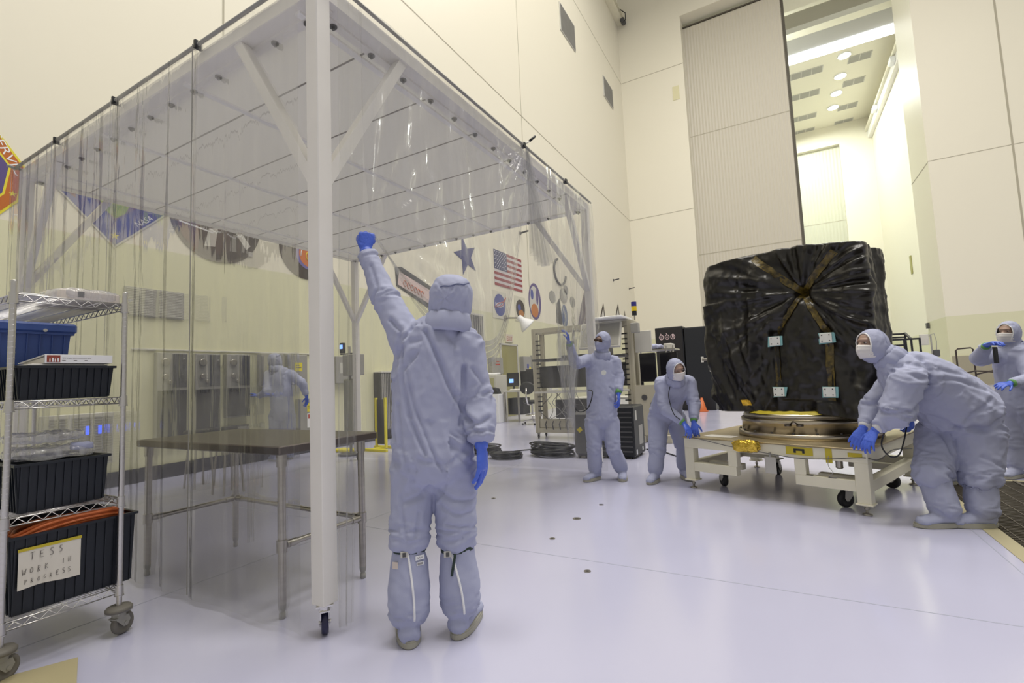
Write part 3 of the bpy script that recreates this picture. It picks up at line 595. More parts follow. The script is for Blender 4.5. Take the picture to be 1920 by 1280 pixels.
def hand(parent, wrist, d, palm, thumb=1, curl=(.25, .35, .3), spread=.06, tcurl=.3, s=1.0, vox=.0045, cuffm=None, fore=None, wiggle=(0,0,0,0), tout=.6):
    # d: direction wrist->knuckles; palm: palm normal (fingers curl towards it); thumb: +1/-1 side (d x palm)
    d, pn, sd = frame(d, palm); sd = sd*thumb; w = Vector(wrist); g = G(); s *= 1.0
    limb(g, [w-d*.02*s, w+d*.02*s, w+d*.055*s, w+d*.092*s], [(.028*s, .021*s), (.031*s, .019*s), (.041*s, .016*s), (.041*s, .0125*s)], 16, 16, sd)
    if fore is not None: limb(g, [Vector(fore), Vector(fore).lerp(w, .5), w], [.034*s, .031*s, .029*s], 16)
    L = [(.043, .026, .021), (.048, .030, .022), (.045, .027, .021), (.035, .021, .018)]
    for k in range(4):
        o = w+d*(.090-.004*abs(k-1)**1.5)*s+sd*(.030-.0205*k)*s; ang = 0; pts = [o-d*.02*s, o]; p = o
        dirs = (d+sd*(spread*(1.2-k)*1.6)).normalized()
        for j in range(3):
            ang += curl[j]+wiggle[k]*(1 if j else .6); q = dirs*math.cos(ang)+pn*math.sin(ang); p = p+q*L[k][j]*s; pts.append(p)
        r = (.0098, .0095, .0093, .0085)[k]*s; limb(g, pts, [r*1.02, r*1.05, r, r*.93, r*.8], 10, 20)
    o = w+d*.028*s+sd*.024*s; t1 = (d*.62+sd*tout+pn*.30).normalized(); t2 = (t1+pn*tcurl+d*.45-sd*tcurl*.5).normalized(); t3 = (t2+pn*tcurl*.6-sd*.2*tcurl).normalized()
    limb(g, [o-t1*.012*s, o+t1*.022*s, o+t1*.044*s, o+t1*.044*s+t2*.030*s, o+t1*.044*s+t2*.030*s+t3*.024*s], [.015*s, .014*s, .0112*s, .0102*s, .0085*s], 10, 18)
    off = Vector(wrist)*9
    return fused(g, 'glove', 'glove', parent, vox, 3, lambda c, n: .0011*(1-2.2*abs(noise.noise(c*90+off)))*1.0)
def head(parent, c, f, up, s=1.0, style='goggles', dark=False, vox=.008, cap=1.0, seed=0):
    f, up, sd = frame(f, up); sd = -sd                  # sd: person's left... sign only used symmetrically
    c = Vector(c)
    def P(a, b, z): return c+(sd*a+f*b+up*z)*s
    g = G()                                              # skin: skull, nose, cheeks, brow, ears under the hood
    limb(g, [P(0, -.01, -.10), P(0, .005, -.06), P(0, .01, 0), P(0, 0, .06), P(0, -.005, .095)], [(.052*s, .05*s), (.062*s, .078*s), (.070*s, .090*s), (.070*s, .088*s), (.045*s, .055*s)], 20, 24, sd)
    limb(g, [P(0, .092, .03), P(0, .105, .005), P(0, .116, -.018), P(0, .098, -.028)], [.010*s, .011*s, .014*s, .010*s], 10, 14)
    limb(g, [P(-.045, .082, .036), P(0, .100, .040), P(.045, .082, .036)], [.008*s, .010*s, .008*s], 8, 12)
    limb(g, [P(-.025, .088, -.055), P(0, .100, -.057), P(.025, .088, -.055)], [.007*s, .010*s, .007*s], 8, 12)
    face = fused(g, 'head', 'skin', parent, max(vox*.6, .004), 3)
    for k in (-1, 1):
        g = G(); ellipsoid(g, P(k*.031, .088, .016), (sd*.012*s, f*.009*s, up*.006*s), 14, 8); g.obj('eye', 'eye', face)
        g = G(); ellipsoid(g, P(k*.031, .0975, .016), (sd*.0055*s, f*.003*s, up*.0055*s), 10, 6); g.obj('iris', 'brown', face)
    # hood: rings about the facing axis from the face opening to the back of the head
    a0 = {'goggles': .62, 'open': .80, 'wide': .86, 'back': .8}[style]; Pn = []
    n, m_ = 48, 26
    for i in range(n):
        th = 2*math.pi*i/n; row = []
        for j in range(m_+1):
            ph = a0+(math.pi-a0)*j/m_; e = 1
            vx, vz, vy = math.sin(ph)*math.cos(th), math.sin(ph)*math.sin(th), math.cos(ph)
            if style == 'back': vx = math.copysign(abs(vx)**.72, vx); vz = math.copysign(abs(vz)**.82, vz)
            low_ = max(0, -vz); rx = (.091 if style != 'back' else .104)+.012*low_+.006*noise.noise(Vector((vx*3, vy*3, vz*3+seed))); rz = .122 if vz > 0 else (.135 if style != 'back' else .150); ry = .112
            w = .006*(1-2*abs(noise.noise(Vector((vx*4, vy*5+seed, vz*4)))))+.003*noise.noise(Vector((vx*12, vy*12, vz*12+seed)))
            row.append(P(vx*(rx+w), vy*(ry+w)-.004, vz*(rz+w)+.004))
        Pn.append(row)
    hd = G().grid(Pn, True).obj('hood', 'suit2', parent)
    so = hd.modifiers.new('thickness', 'SOLIDIFY'); so.thickness = .003
    G().tube([r[0] for r in Pn], .0045*s, 8, True).obj('hood_rim', 'white2' if style in ('open', 'wide') else 'suit2', hd)
    if style == 'back':
        g = G(); g.tube([P(.098*math.sin(t), -.004-.106*math.cos(t), .066-.026*math.sin(t)+.003*math.sin(t*9)) for t in [-1.25+2.5*k/24 for k in range(25)]], .004, 6); g.obj('hood_seam', mat('dark_seam', (.16,.18,.30), .8), hd)  # darker seam across the back of the hood
    else:                                  # elastic seam over the crown
        g = G(); g.tube([P(.094*math.cos(t), -.03+.0*t, .124*math.sin(t)+.004) for t in [math.pi*k/20 for k in range(21)]], .0022, 6); g.obj('hood_seam', 'suit', hd)
    # mask over nose and mouth
    mm = []; mt = 'suit2' if style == 'goggles' else 'mask'
    for i in range(21):
        u = -1+2*i/20; row = []
        for j in range(13):
            v = j/12; a = u*1.25; z = .002-.012*abs(u)-.105*v+(.018*abs(u)*v); b = .098*math.cos(a*.9)+.028*math.exp(-(u*2.2)**2)*math.sin(math.pi*(.15+.7*v))+.010
            row.append(P(.083*math.sin(a)*(1-.18*v*v), b-.022*v*v+.002*math.sin(v*22), z))
        mm.append(row)
    o = G().grid(mm).obj('face_mask', mt, parent); so = o.modifiers.new('thickness', 'SOLIDIFY'); so.thickness = .002
    if style == 'goggles' or dark:
        gl = None
        for k in (-1, 1):
            g = G(); ellipsoid(g, P(k*.034, .108, .016), (sd*.030*s, f*.006*s, up*.019*s), 18, 8)
            if gl is None: gl = g.obj('glasses', 'lens', parent)
            else: g.obj('lens', 'lens', gl)
        g = G(); g.tube([P(-.066, .07, .022), P(-.06, .104, .020), P(0, .112, .022), P(.06, .104, .020), P(.066, .07, .022)], .003*s, 6); g.obj('glasses_frame', 'black', gl)
    return hd
def boot(parent, knee, ankle, toe, r=(.085, .088, .092, .082, .062), vox=.008, s=1.0, seed=0, solem='boot', zipper=None, amp=.006, sole=True):
    knee, ankle = Vector(knee), Vector(ankle); td = Vector(toe); td.z = 0; td.normalize(); g = G()
    limb(g, [knee+(ankle-knee)*t for t in (0, .25, .6, .88, 1.0)], [x*s for x in r], 22, 30)
    fl = Vector((ankle.x, ankle.y, 0)); sdv = td.cross(Z)
    limb(g, [fl-td*.065*s+Z*.055, fl+Z*.062, fl+td*.09*s+Z*.055, fl+td*.165*s+Z*.042, fl+td*.205*s+Z*.036], [(.042*s, .045), (.048*s, .052), (.052*s, .040), (.050*s, .030), (.034*s, .024)], 18, 26, sdv)
    B = [(knee, ankle, 1), (fl-td*.05+Z*.05, fl+td*.2+Z*.05, 1)]
    o = fused(g, 'boot_cover', 'suit', parent, vox, 4, fold_disp(B, amp, seed+3))
    g = G(); pr = [(-.088+.31*(1-math.cos(math.pi*q/14))/2, (.050+.010*math.sin(math.pi*q/14*.9))*max(0, 1-abs(-math.cos(math.pi*q/14))**3.2)**.5) for q in range(15)]
    poly = [fl+td*a*s+sdv*b*s for a, b in pr]+[fl+td*a*s-sdv*b*s for a, b in pr[::-1][1:-1]]
    zz = .004; g.prism([p+Z*zz for p in poly], (0, 0, .022)); g.prism([fl+(p-fl)*.965+Z*(zz+.022) for p in poly], (0, 0, .010)); g.obj('sole', solem, o); return o
def person(label, J, face, style='goggles', s=1.0, vox=.012, seed=1, hands=None, legs=None, arm=(.078, .070, .064, .055, .044), leg=(.12, .108, .092, .086), tor=None, up=None, headf=None, amp=.009, group=None, bootr=None, sole='boot', dark=False, headup=None, collar=True, creases=()):
    fl = (Vector(J['ankL'])+Vector(J['ankR']))/2; t = thing('person', label, 'person', (fl.x, fl.y, 0), group=group)
    V_ = {k: Vector(v) for k, v in J.items()}; F = Vector(face).normalized(); g = G()
    hs = (V_['hipR']-V_['hipL']).normalized(); ss = (V_['shR']-V_['shL']).normalized()
    tr = tor or [(.155, .12), (.190, .150), (.185, .145), (.190, .138), (.175, .120), (.085, .085)]
    pe, ch, nk, hd = V_['pel'], V_['chest'], V_['neck'], V_['head']; mid = V_.get('mid', pe.lerp(ch, .5)); sh = (V_['shL']+V_['shR'])/2
    dn = (pe-mid).normalized()
    limb(g, [pe+dn*.10*s, pe, mid, ch, sh+(nk-ch).normalized()*.01, nk], [(a*s, b*s) for a, b in tr], 26, 44, (hs, ss))
    limb(g, [sh+(ch-sh)*.3, nk, nk.lerp(hd, .55)], [(.13*s, .10*s), (.085*s, .09*s), (.078*s, .088*s)], 20, 16, ss)
    B = [(pe+dn*.1, mid, 0), (mid, nk, 0)]
    for k in 'LR':
        a = arm[k] if isinstance(arm, dict) else arm
        sh_, el, wr_ = V_['sh'+k], V_['el'+k], V_['wr'+k]; hub = ch.lerp(sh_, .55)
        limb(g, [hub, sh_, sh_.lerp(el, .5), el, el.lerp(wr_, .55), wr_], [a[0]*s*1.02, a[0]*s, a[1]*s, a[2]*s, a[3]*s, a[4]*s], 20, 40)
        B += [(sh_, el, 1), (el, wr_, 1)]
        hp, kn = V_['hip'+k], V_['kn'+k]; an = V_['ank'+k]; lg = leg[k] if isinstance(leg, dict) else leg
        limb(g, [pe.lerp(hp, .6), hp, hp.lerp(kn, .5), kn, kn.lerp(an, .10)], [lg[0]*s*.98, lg[0]*s, lg[1]*s, lg[2]*s, lg[3]*s], 22, 36)
        B += [(hp, kn, 1)]
    fused(g, 'coverall', 'suit', t, vox, 5, fold_disp(B, amp, seed, creases))
    up_ = headup or (hd-nk); head(t, hd, headf or F, up_, s, style, dark, vox, seed=seed)
    if collar:
        nd = (hd-nk).normalized(); g = G(); P = []
        u, w = ss, nd.cross(ss)
        for i in range(36):
            th = 2*math.pi*i/36; row = []
            for j in range(7):
                v = j/6; r_ = ((.098 if style != 'back' else .112)-.012*v+.006*math.sin(th*9+seed)+.012*math.sin(v*3.1))*s; row.append(nk+nd*(-.035+.10*v)*s+(u*math.cos(th)*r_*1.02+w*math.sin(th)*r_*1.05))
            P.append(row)
        o = g.grid(P, True).obj('collar', 'suit2', t); so = o.modifiers.new('thickness', 'SOLIDIFY'); so.thickness = .004
    bs = {}
    for k in 'LR':
        bs[k] = boot(t, V_['kn'+k].lerp(V_['ank'+k], .02), V_['ank'+k], V_['toe'+k], vox=min(vox, .010), s=s, seed=seed+ord(k), r=bootr or (.085, .088, .092, .082, .062), solem=sole, amp=amp*.7)
        if hands and k in hands:
            h = dict(hands[k]); cf = h.pop('cuffm', 'cuff'); wv = V_['wr'+k]; e = (wv-V_['el'+k]).normalized(); dd = Vector(h.pop('d', e)); clen = h.pop('clen', .035)
            hand(t, wv+e*clen, dd, h.pop('palm'), s=s*h.pop('hs', 1), fore=wv-e*.02, vox=min(vox*.5, .005), **h)
            if cf:
                g = G(); g.lathe([(.036*s, -.022), (.042*s, -.018), (.040*s, .010), (.036*s, .024), (.030*s, .026)], wv+e*.004, 20, e.to_track_quat('Z', 'Y').to_matrix()); g.obj('cuff', cf, t)
    return t, bs, V_
def down(P, z): P = Vector(P); return Vector((P.x, P.y, z))
# --- near worker, seen from behind, left arm raised
FA = Vector((-.62, .78, 0)); SR = Vector((.78, .62, 0))
J1 = dict(pel=at(814, 862, 2.42), mid=at(808, 785, 2.45), chest=at(812, 700, 2.47), neck=at(838, 612, 2.48), head=at(846, 562, 2.50), shL=at(766, 640, 2.47), shR=at(872, 645, 2.49),
  elL=at(722, 556, 2.56), wrL=at(689, 478, 2.64), elR=at(898, 752, 2.46), wrR=at(902, 822, 2.36), hipL=at(777, 880, 2.42), hipR=at(851, 880, 2.43), knL=at(768, 1008, 2.36), knR=at(856, 1008, 2.40),
  ankL=at(767, 1178, 2.30), ankR=at(866, 1166, 2.36))
J1['toeL'] = FA+SR*.12*-1; J1['toeR'] = FA+SR*.45
J1['ankL'] = down(J1['ankL'], .09); J1['ankR'] = down(J1['ankR'], .09)
CR1 = [([(800,622,2.4),(822,680,2.3),(842,730,2.3),(866,775,2.3),(884,800,2.3)], .022, .011), ([(748,650,2.3),(752,720,2.3),(770,790,2.3),(800,850,2.3)], .015, .009), ([(757,690,2.3),(775,760,2.3),(806,835,2.3),(830,880,2.3)], .012, .008),
  ([(742,760,2.3),(752,840,2.3),(775,900,2.3)], .012, .009), ([(866,690,2.3),(863,740,2.3),(862,800,2.3)], .022, .010), ([(730,600,2.4),(752,622,2.4),(748,668,2.4)], .018, .010), ([(778,610,2.4),(756,640,2.4),(758,668,2.4)], .014, .008),
  ([(885,690,2.4),(905,720,2.4),(890,745,2.4)], .012, .009), ([(872,780,2.4),(900,790,2.4),(918,780,2.4)], .014, .009), ([(880,805,2.3),(905,812,2.3)], .010, .007), ([(700,500,2.6),(708,540,2.5),(700,570,2.5)], .012, .008),
  ([(812,900,2.4),(790,930,2.3),(760,940,2.3)], .012, .010), ([(815,905,2.4),(850,940,2.3),(885,945,2.3)], .014, .010), ([(825,950,2.3),(850,965,2.3),(885,968,2.3)], .010, .009), ([(752,930,2.3),(760,985,2.3),(764,1004,2.3)], .010, .008), ([(785,960,2.3),(780,1002,2.3)], .010, .007), ([(838,985,2.3),(875,992,2.3)], .009, .007), ([(790,860,2.3),(840,870,2.3),(870,850,2.3)], .008, .012)]
p1, bs1, V1 = person('person in blue coverall seen from behind, left arm raised gripping the vinyl curtain', J1, FA, 'back', 1.0, .0085, 5,
  hands=dict(L=dict(d=HAND-J1['wrL'], palm=FA, thumb=1, curl=(1.25, 1.35, .9), spread=0, tcurl=.9, cuffm=None, clen=.03, hs=1.08, tout=.35), R=dict(d=at(905, 880, 2.34)-at(902, 822, 2.36), palm=-SR*.6+FA*.4, thumb=1, curl=(.18, .22, .18), tcurl=.2, cuffm=None, clen=.045, hs=1.12, wiggle=(.35, .15, 0, .05))),
  arm=dict(L=(.085, .078, .068, .055, .046), R=(.088, .080, .076, .078, .058)), leg=(.112, .104, .094, .084), creases=CR1, tor=[(.15, .12), (.198, .150), (.192, .145), (.200, .140), (.165, .120), (.085, .085)], headf=Vector((-.35, .93, .12)), amp=.012, bootr=(.066, .086, .100, .094, .070))
# ---------------------------------------------------------------- transport cart with adapter ring and wrapped spacecraft
CO = Vector((-.969, 5.424, 0)); CA = -.383; CE = Vector((math.cos(CA), math.sin(CA), 0)); CN = Vector((-CE.y, CE.x, 0)); CL, CWd = 1.634, 1.551
def cw(u, v, z): return CO+CE*u+CN*v+Z*z
RC = Matrix((CE, CN, Z)).transposed()
tr = thing('transport_cart', 'cream steel transport cart with levelling feet and casters carrying the black wrapped spacecraft', 'cart', cw(CL/2, CWd/2, 0))
def lbox(g, lo, hi, b=.003): return g.bbox(lo, hi, b, RC, CO)
lbox(G(), (-.01, -.01, .522), (CL+.01, CWd+.01, .536)).obj('deck_plate', 'brass', tr)
fr = G()
for v in (0, CWd-.06): lbox(fr, (0, v, .422), (CL, v+.06, .522))
for u in (0, CL-.06): lbox(fr, (u, .06, .422), (u+.06, CWd-.06, .522))
lbox(fr, (.40, .06, .44), (.46, CWd-.06, .52)); lbox(fr, (1.10, .06, .44), (1.16, CWd-.06, .52)); fr.obj('frame', 'cream', tr)
for u in (0, CL-.10):
    for v in (0, CWd-.10):
        g = G(); lbox(g, (u, v, .095), (u+.10, v+.10, .422)); l = g.obj('leg', 'cream', tr)
        g = G(); lbox(g, (u-.012, v-.012, .082), (u+.112, v+.112, .096)); g.obj('foot_flange', 'cream', l)
        g = G(); g.lathe([(.034, .0), (.036, .008), (.028, .014), (.012, .018), (.012, .082)], cw(u+.05, v+.05, 0), 18); g.cyl(cw(u+.05, v+.05, .045), cw(u+.05, v+.05, .055), .02, n=6); g.obj('levelling_foot', 'steel', l)
for v in (0, CWd-.08):
    for u0, u1, uc in ((.10, .55, .47), (1.08, CL-.10, 1.08)):
        g = G(); lbox(g, (u0, v, .185), (u1, v+.08, .275)); lbox(g, (uc, v, .275), (uc+.09, v+.08, .422)); g.obj('lower_rail', 'cream', tr)
for u in (0, CL-.08):
    g = G(); lbox(g, (u, .10, .185), (u+.08, CWd-.10, .275)); g.obj('side_rail', 'cream', tr)
g = G(); lbox(g, (.10, .30, .19), (.46, .38, .25)); lbox(g, (1.16, .30, .19), (CL-.08, .38, .25)); lbox(g, (1.16, 1.10, .19), (CL-.08, 1.18, .25)); lbox(g, (.08, 1.10, .19), (.46, 1.18, .25)); g.obj('caster_beam', 'cream', tr)['kind'] = 'stuff'
for u, v, a in ((.26, .30, .5), (1.40, .22, 2.2), (1.50, 1.22, 1.0), (.42, 1.20, -.3)):
    p = cw(u, v, 0); lbox(G(), (u-.06, v-.06, .180), (u+.06, v+.06, .190)).obj('caster_plate', 'grey', tr)
    caster(tr, p.x, p.y, .180, .07, a, 'rubber', .045, 'lgrey')
# labels and cables on the cart
g = G(); lbox(g, (1.02, -.004, .445), (1.24, 0, .515), .001); yl = g.obj('warning_label', 'tape', tr)
g = G(); lbox(g, (1.085, -.0052, .482), (1.175, -.004, .500), .0003); lbox(g, (1.085, -.0052, .462), (1.105, -.004, .482), .0003); lbox(g, (1.155, -.0052, .462), (1.175, -.004, .482), .0003); g.obj('print', 'black', yl)
g = G(); lbox(g, (1.335, -.004, .40), (1.385, 0, .522), .001); g.obj('yellow_strap_label', 'tape', tr)
g = G(); lbox(g, (1.50, -.004, .465), (1.60, 0, .50), .001); g.obj('small_yellow_label', 'tape', tr)
for u in (1.16, 1.34): g = G(); lbox(g, (u, -.0, .276), (u+.06, .03, .279), .0005); g.obj('slot', 'dgrey', tr)
g = G(); ps = [cw(0.03, -.01, .545), cw(.25, -.02, .515), cw(.5, -.022, .475), cw(.75, -.02, .45), cw(1.1, -.02, .42), cw(1.35, -.02, .435), cw(1.6, -.02, .47), cw(1.66, .2, .43), cw(1.66, .6, .46), cw(1.67, 1.2, .40)]
g.tube([catmull(ps, t/60) for t in range(61)], .004, 6); g.obj('cable', 'dgrey', tr)
g = G(); ps = [cw(1.36, -.012, .46), cw(1.36, -.03, .38), cw(1.39, -.03, .33), cw(1.36, -.02, .29), cw(1.42, .02, .282)]; g.tube([catmull(ps, t/24) for t in range(25)], .0025, 5); g.obj('loose_wire', 'grey', tr)
g = G(); g.cyl(cw(1.40, .10, .36), cw(1.40, .10, .44), .028, n=18); g.lathe([(.02, .345), (.029, .352), (.029, .362)], cw(1.40, .10, 0), 18); g.obj('canister', 'steel', tr)
g = G(); lbox(g, (.83, -.012, .255), (.93, -.006, .405), .001); pc = g.obj('hanging_card', mat('grey_card', (.50,.49,.46), .7), tr)
g = G(); lbox(g, (.87, -.012, .405), (.89, -.004, .45), .001); g.obj('card_string', 'grey', pc)
# gold wrapped connector box on the front edge
g = G(); P = []
for i in range(22):
    row = []
    for j in range(13):
        a = 2*math.pi*i/22; b = math.pi*j/12; d = Vector((math.cos(a)*math.sin(b), math.sin(a)*math.sin(b), math.cos(b))); d = Vector([math.copysign(abs(q)**.55, q) for q in d])
        n_ = noise.noise(d*3.3); row.append(cw(.69+d.x*.12*(1+.25*n_), -.06+d.y*.055, .495+d.z*.055*(1+.3*n_)))
    P.append(row)
g.grid(P, True, False); g.obj('gold_cover', 'gold', tr)
# adapter ring
rg = thing('adapter_ring', 'round machined metal adapter ring bolted to the cart deck under the spacecraft', 'ring', cw(.90, .84, .537))
c0 = cw(.90, .84, 0)
G().lathe([(.50, .537), (.64, .537), (.64, .585), (.625, .592), (.50, .592)], c0, 96).obj('base_flange', 'ring', rg)
G().lathe([(.48, .592), (.60, .592), (.60, .675), (.605, .68), (.605, .715), (.56, .74), (.48, .74)], c0, 96).obj('ring_wall', 'ring', rg)
G().lathe([(.30, .741), (.585, .741), (.56, .775), (.46, .80), (.30, .80)], c0, 96).obj('upper_collar', mat('pale_metal', (.70,.66,.55), .3, .9), rg)
for k in range(20):
    a = 2*math.pi*k/20+.1; q = c0+Vector((math.cos(a)*.617, math.sin(a)*.617, 0)); G().cyl(q+Z*.592, q+Z*.606, .011, n=6).obj('bolt', 'dgrey', rg)
g = G(); dv = (-CN*.8+CE*.15).normalized(); q = c0+dv*.612+Z*.675; sdv = dv.cross(Z)
for k in (-1, 1): g.cyl(q+sdv*.05*k-Z*.006, q+sdv*.05*k+Z*.010, .03, n=16)
g.tube([q-sdv*.03+Z*.01, q+dv*.02+Z*.045, q+sdv*.03+Z*.01], .006, 6); g.obj('clamp', 'dsteel', rg)
# wrapped spacecraft
sc = thing('wrapped_spacecraft', 'spacecraft wrapped in black film with tape strips and white plates, on the adapter ring', 'spacecraft', cw(.88, .78, .80))
CU, CV, HU, HV, B0, B1 = .915, .72, .745, .38, .79, 2.36
K = dict(C=(1.15, 1.93), TL=(.72, 2.33), TR=(1.46, 2.28), BL=(.89, 1.55), BL2=(.875, .93), BR=(1.335, 1.53), BR2=(1.33, .92))
SEG = [('C', 'TL', .05), ('C', 'TR', .05), ('C', 'BL', .035), ('C', 'BR', .035), ('BL', 'BL2', .04), ('BR', 'BR2', .045)]
def segd(p, a, b):
    ax, ay = a; bx_, by_ = b; L2 = (bx_-ax)**2+(by_-ay)**2; t = max(0, min(1, ((p[0]-ax)*(bx_-ax)+(p[1]-ay)*(by_-ay))/L2)); return math.hypot(p[0]-ax-(bx_-ax)*t, p[1]-ay-(by_-ay)*t)
def sup(th, e=.36): c, s = math.cos(th), math.sin(th); return math.copysign(abs(c)**e, c), math.copysign(abs(s)**e, s)
def ridge(x): return 1-2.3*abs(x)
def sc_point(th, z, extra=0):
    a, b = sup(th, .30); k = (z-B0)/(B1-B0)
    top = B1-.06*((a*HU+HU)/(2*HU))
    flare = 1-.045*math.exp(-(k/.13)**1.2)-.03*max(0, (k-.8)/.2)**2-.005*k
    u, v = CU+a*HU*flare, CV+b*HV*flare
    n = Vector((math.copysign(abs(a)**5, a)/HU, math.copysign(abs(b)**5, b)/HV, 0)); n = n.normalized() if n.length > 1e-6 else Vector((0,-1,0))
    front = max(0, -n.y); p = Vector((u, v, z)); d = 0
    if front > .3:
        f_ = min(1, (front-.3)*2)
        for s1, s2, w in SEG: d -= f_*.040*math.exp(-(segd((u, z), K[s1], K[s2])/w)**2)
        inside = 1 if (.89 < u < 1.335 and .90 < z < 1.93-abs(u-1.14)*1.4) else 0
        q = (u-K['C'][0], z-K['C'][1]); r_ = math.hypot(*q); an = math.atan2(q[1], q[0])
        if not inside: d += f_*.045*ridge(noise.noise(Vector((an*2.6, r_*.9, 4.2))))*min(1, r_*3)+f_*.022*ridge(noise.noise(Vector((an*6, r_*2, 9.1))))*min(1, r_*2.4)
        else: d += .035+.012*ridge(noise.noise(p*5))
    s_ = 1-front
    lw_ = max(0, min(1, (K['BL'][0]-.03-u)*5)); rw_ = max(0, min(1, (u-K['BR'][0]-.03)*6)); up_w = max(0, min(1, (z-1.35)*1.4)); q1 = (u*.90+z*.43)*(1+.25*math.sin(z*1.7)); q2 = u*-.43+z*.9
    d += s_*.035*ridge(noise.noise(Vector((u*5, v*5, z*.9))))+.006*noise.noise(p*22)+.010*ridge(noise.noise(Vector((u*8+z*5, v*9, z*5-u*4))))
    if front > .3: d += lw_*(.050*ridge(noise.noise(Vector((q1*4.2, q2*.8, 2.2))))+.022*ridge(noise.noise(Vector((q1*10, q2*1.8, 7.7)))))*(1-.5*up_w)+rw_*.045*ridge(noise.noise(Vector((u*7-z*1.6, z*.9, 3.3))))
    zz = z-.06*((a+1)/2)*k**3+.05*k**4*(1-abs(a)**2.5)-.07*max(0, a)**2*(1-k)**7
    return Vector((u+n.x*(d+extra), v+n.y*(d+extra), zz+.015*noise.noise(p*2.4)))
def L2W(p): return cw(p.x, p.y, p.z)
NT, NZ = 420, 130; P = []
_t = [2*math.pi*i/6000 for i in range(6001)]; _p = [Vector((sup(t, .30)[0]*HU, sup(t, .30)[1]*HV)) for t in _t]; _s = [0]
for i in range(6000): _s.append(_s[-1]+min(.05, (_p[i+1]-_p[i]).length))
def th_arc(k):
    x = _s[-1]*k; lo_, hi_ = 0, 6000
    while hi_-lo_ > 1:
        m_ = (lo_+hi_)//2
        if _s[m_] <= x: lo_ = m_
        else: hi_ = m_
    return _t[lo_]+(_t[hi_]-_t[lo_])*(x-_s[lo_])/max(1e-9, _s[hi_]-_s[lo_])
for i in range(NT):
    th = th_arc(i/NT); row = []
    for j in range(NZ+1): row.append(sc_point(th, B0+(B1-B0)*j/NZ))
    tp = row[-1]; cen = Vector((CU, CV, tp.z))
    for q in (.97, .88, .7, .45, .2, .02):
        w = cen.lerp(tp, q); h = .05*(1-q**2.5); row.append(Vector((w.x, w.y, B1-.06*((w.x-CU+HU)/(2*HU))-.01+h+.05*(1-min(1, abs((w.x-CU)/HU))**2.5)+.022*ridge(noise.noise(Vector((w.x*4, w.y*4, 2))))*(1-q)+.01*noise.noise(w*6))))
    bt = row[0]; cb = Vector((CU, CV, B0)); pre = [Vector((*(cb.lerp(bt, q)).xy, B0-.004+.03*q)) for q in (.02, .5, .8, .95)]
    P.append([L2W(p) for p in pre+row])
G().grid(P, True).obj('film_cover', 'wrap', sc)
def th_for(u, flip=True):
    lo_, hi_ = -math.pi, 0
    for _ in range(40):
        m_ = (lo_+hi_)/2
        if sc_point(m_, 1.5).x < u: lo_ = m_
        else: hi_ = m_
    return (lo_+hi_)/2
def on_front(u, z, ex=.0):
    p = sc_point(th_for(u), z, ex); return p
for (s1, s2, _), wd in zip(SEG, (.030, .028, .024, .026, .026, .030)):
    a, b = K[s1], K[s2]; L = math.hypot(b[0]-a[0], b[1]-a[1]); nx, ny = -(b[1]-a[1])/L, (b[0]-a[0])/L; rows = []
    for i in range(31):
        t = i/30; jit = .006*noise.noise(Vector((t*9, a[0]*7, b[1]*5)))
        rows.append([L2W(on_front(a[0]+(b[0]-a[0])*t+nx*(w*wd+jit), min(B1-.01, a[1]+(b[1]-a[1])*t+ny*(w*wd+jit)), .007)) for w in (-1, 0, 1)])
    o = G().grid(rows).obj('tape_strip', 'atape', sc)
for i, (u, z) in enumerate(((.885, 1.485), (1.325, 1.475), (.885, .99), (1.315, .985))):
    c = on_front(u, z, 0); vf = min(on_front(u+du, z+dz, 0).y for du in (-.05, .05) for dz in (-.045, .045))-.004; r_ = random.Random(i); s_ = .075
    g = G(); pts = [(u-s_*r_.uniform(.75, 1), z-s_*.7*r_.uniform(.8, 1.1)), (u+s_*r_.uniform(.75, 1.1), z-s_*.7*r_.uniform(.8, 1.1)), (u+s_*r_.uniform(.8, 1.1), z+s_*.6), (u-s_*r_.uniform(.7, 1), z+s_*.65)]
    g.prism([cw(a, vf, b) for a, b in pts][::-1], -CN*-.006); pt = g.obj('teal_patch', 'teal', sc)
    g = G(); lbox(g, (u-.05, vf-.010, z-.044), (u+.05, vf-.001, z+.044), .003); pl = g.obj('mounting_plate', 'plate', sc)
    for a in (-.03, .03):
        for b in (-.026, .026): G().cyl(cw(u+a, vf-.0085, z+b), cw(u+a, vf-.0125, z+b), .0055, n=10).obj('bolt_hole', 'dgrey', pl)
# gold film scraps at the lower edge
g = G(); P = [[cw(.56+.03*i+.02*noise.noise(Vector((i, j, 1))), .215-.02*j+.02*noise.noise(Vector((i, j, 5))), .86+.028*j+.02*noise.noise(Vector((i*1.3, j, 8)))) for j in range(3)] for i in range(4)]; g.grid(P, smooth=False); g.obj('gold_film_scrap', 'gold', sc)
P = [[c0+Vector((math.cos(t)*(.60+.02*j+.012*noise.noise(Vector((t*9, j, 0)))), math.sin(t)*(.60+.02*j), .806-.014*j+.012*noise.noise(Vector((t*7, j, 3))))) for j in range(3)] for t in [CA-math.pi*.5-.55+1.1*i/40 for i in range(41)]]
G().grid(P, smooth=False).obj('yellow_tape_edge', 'tape', sc)
# paper sheet on the deck
g = G(); lbox(g, (.16, .12, .537), (.46, .28, .539), .0005); tag(g.obj('procedure_sheet', 'paper'), 'printed paper sheet lying on the cart deck near its left corner', 'paper')
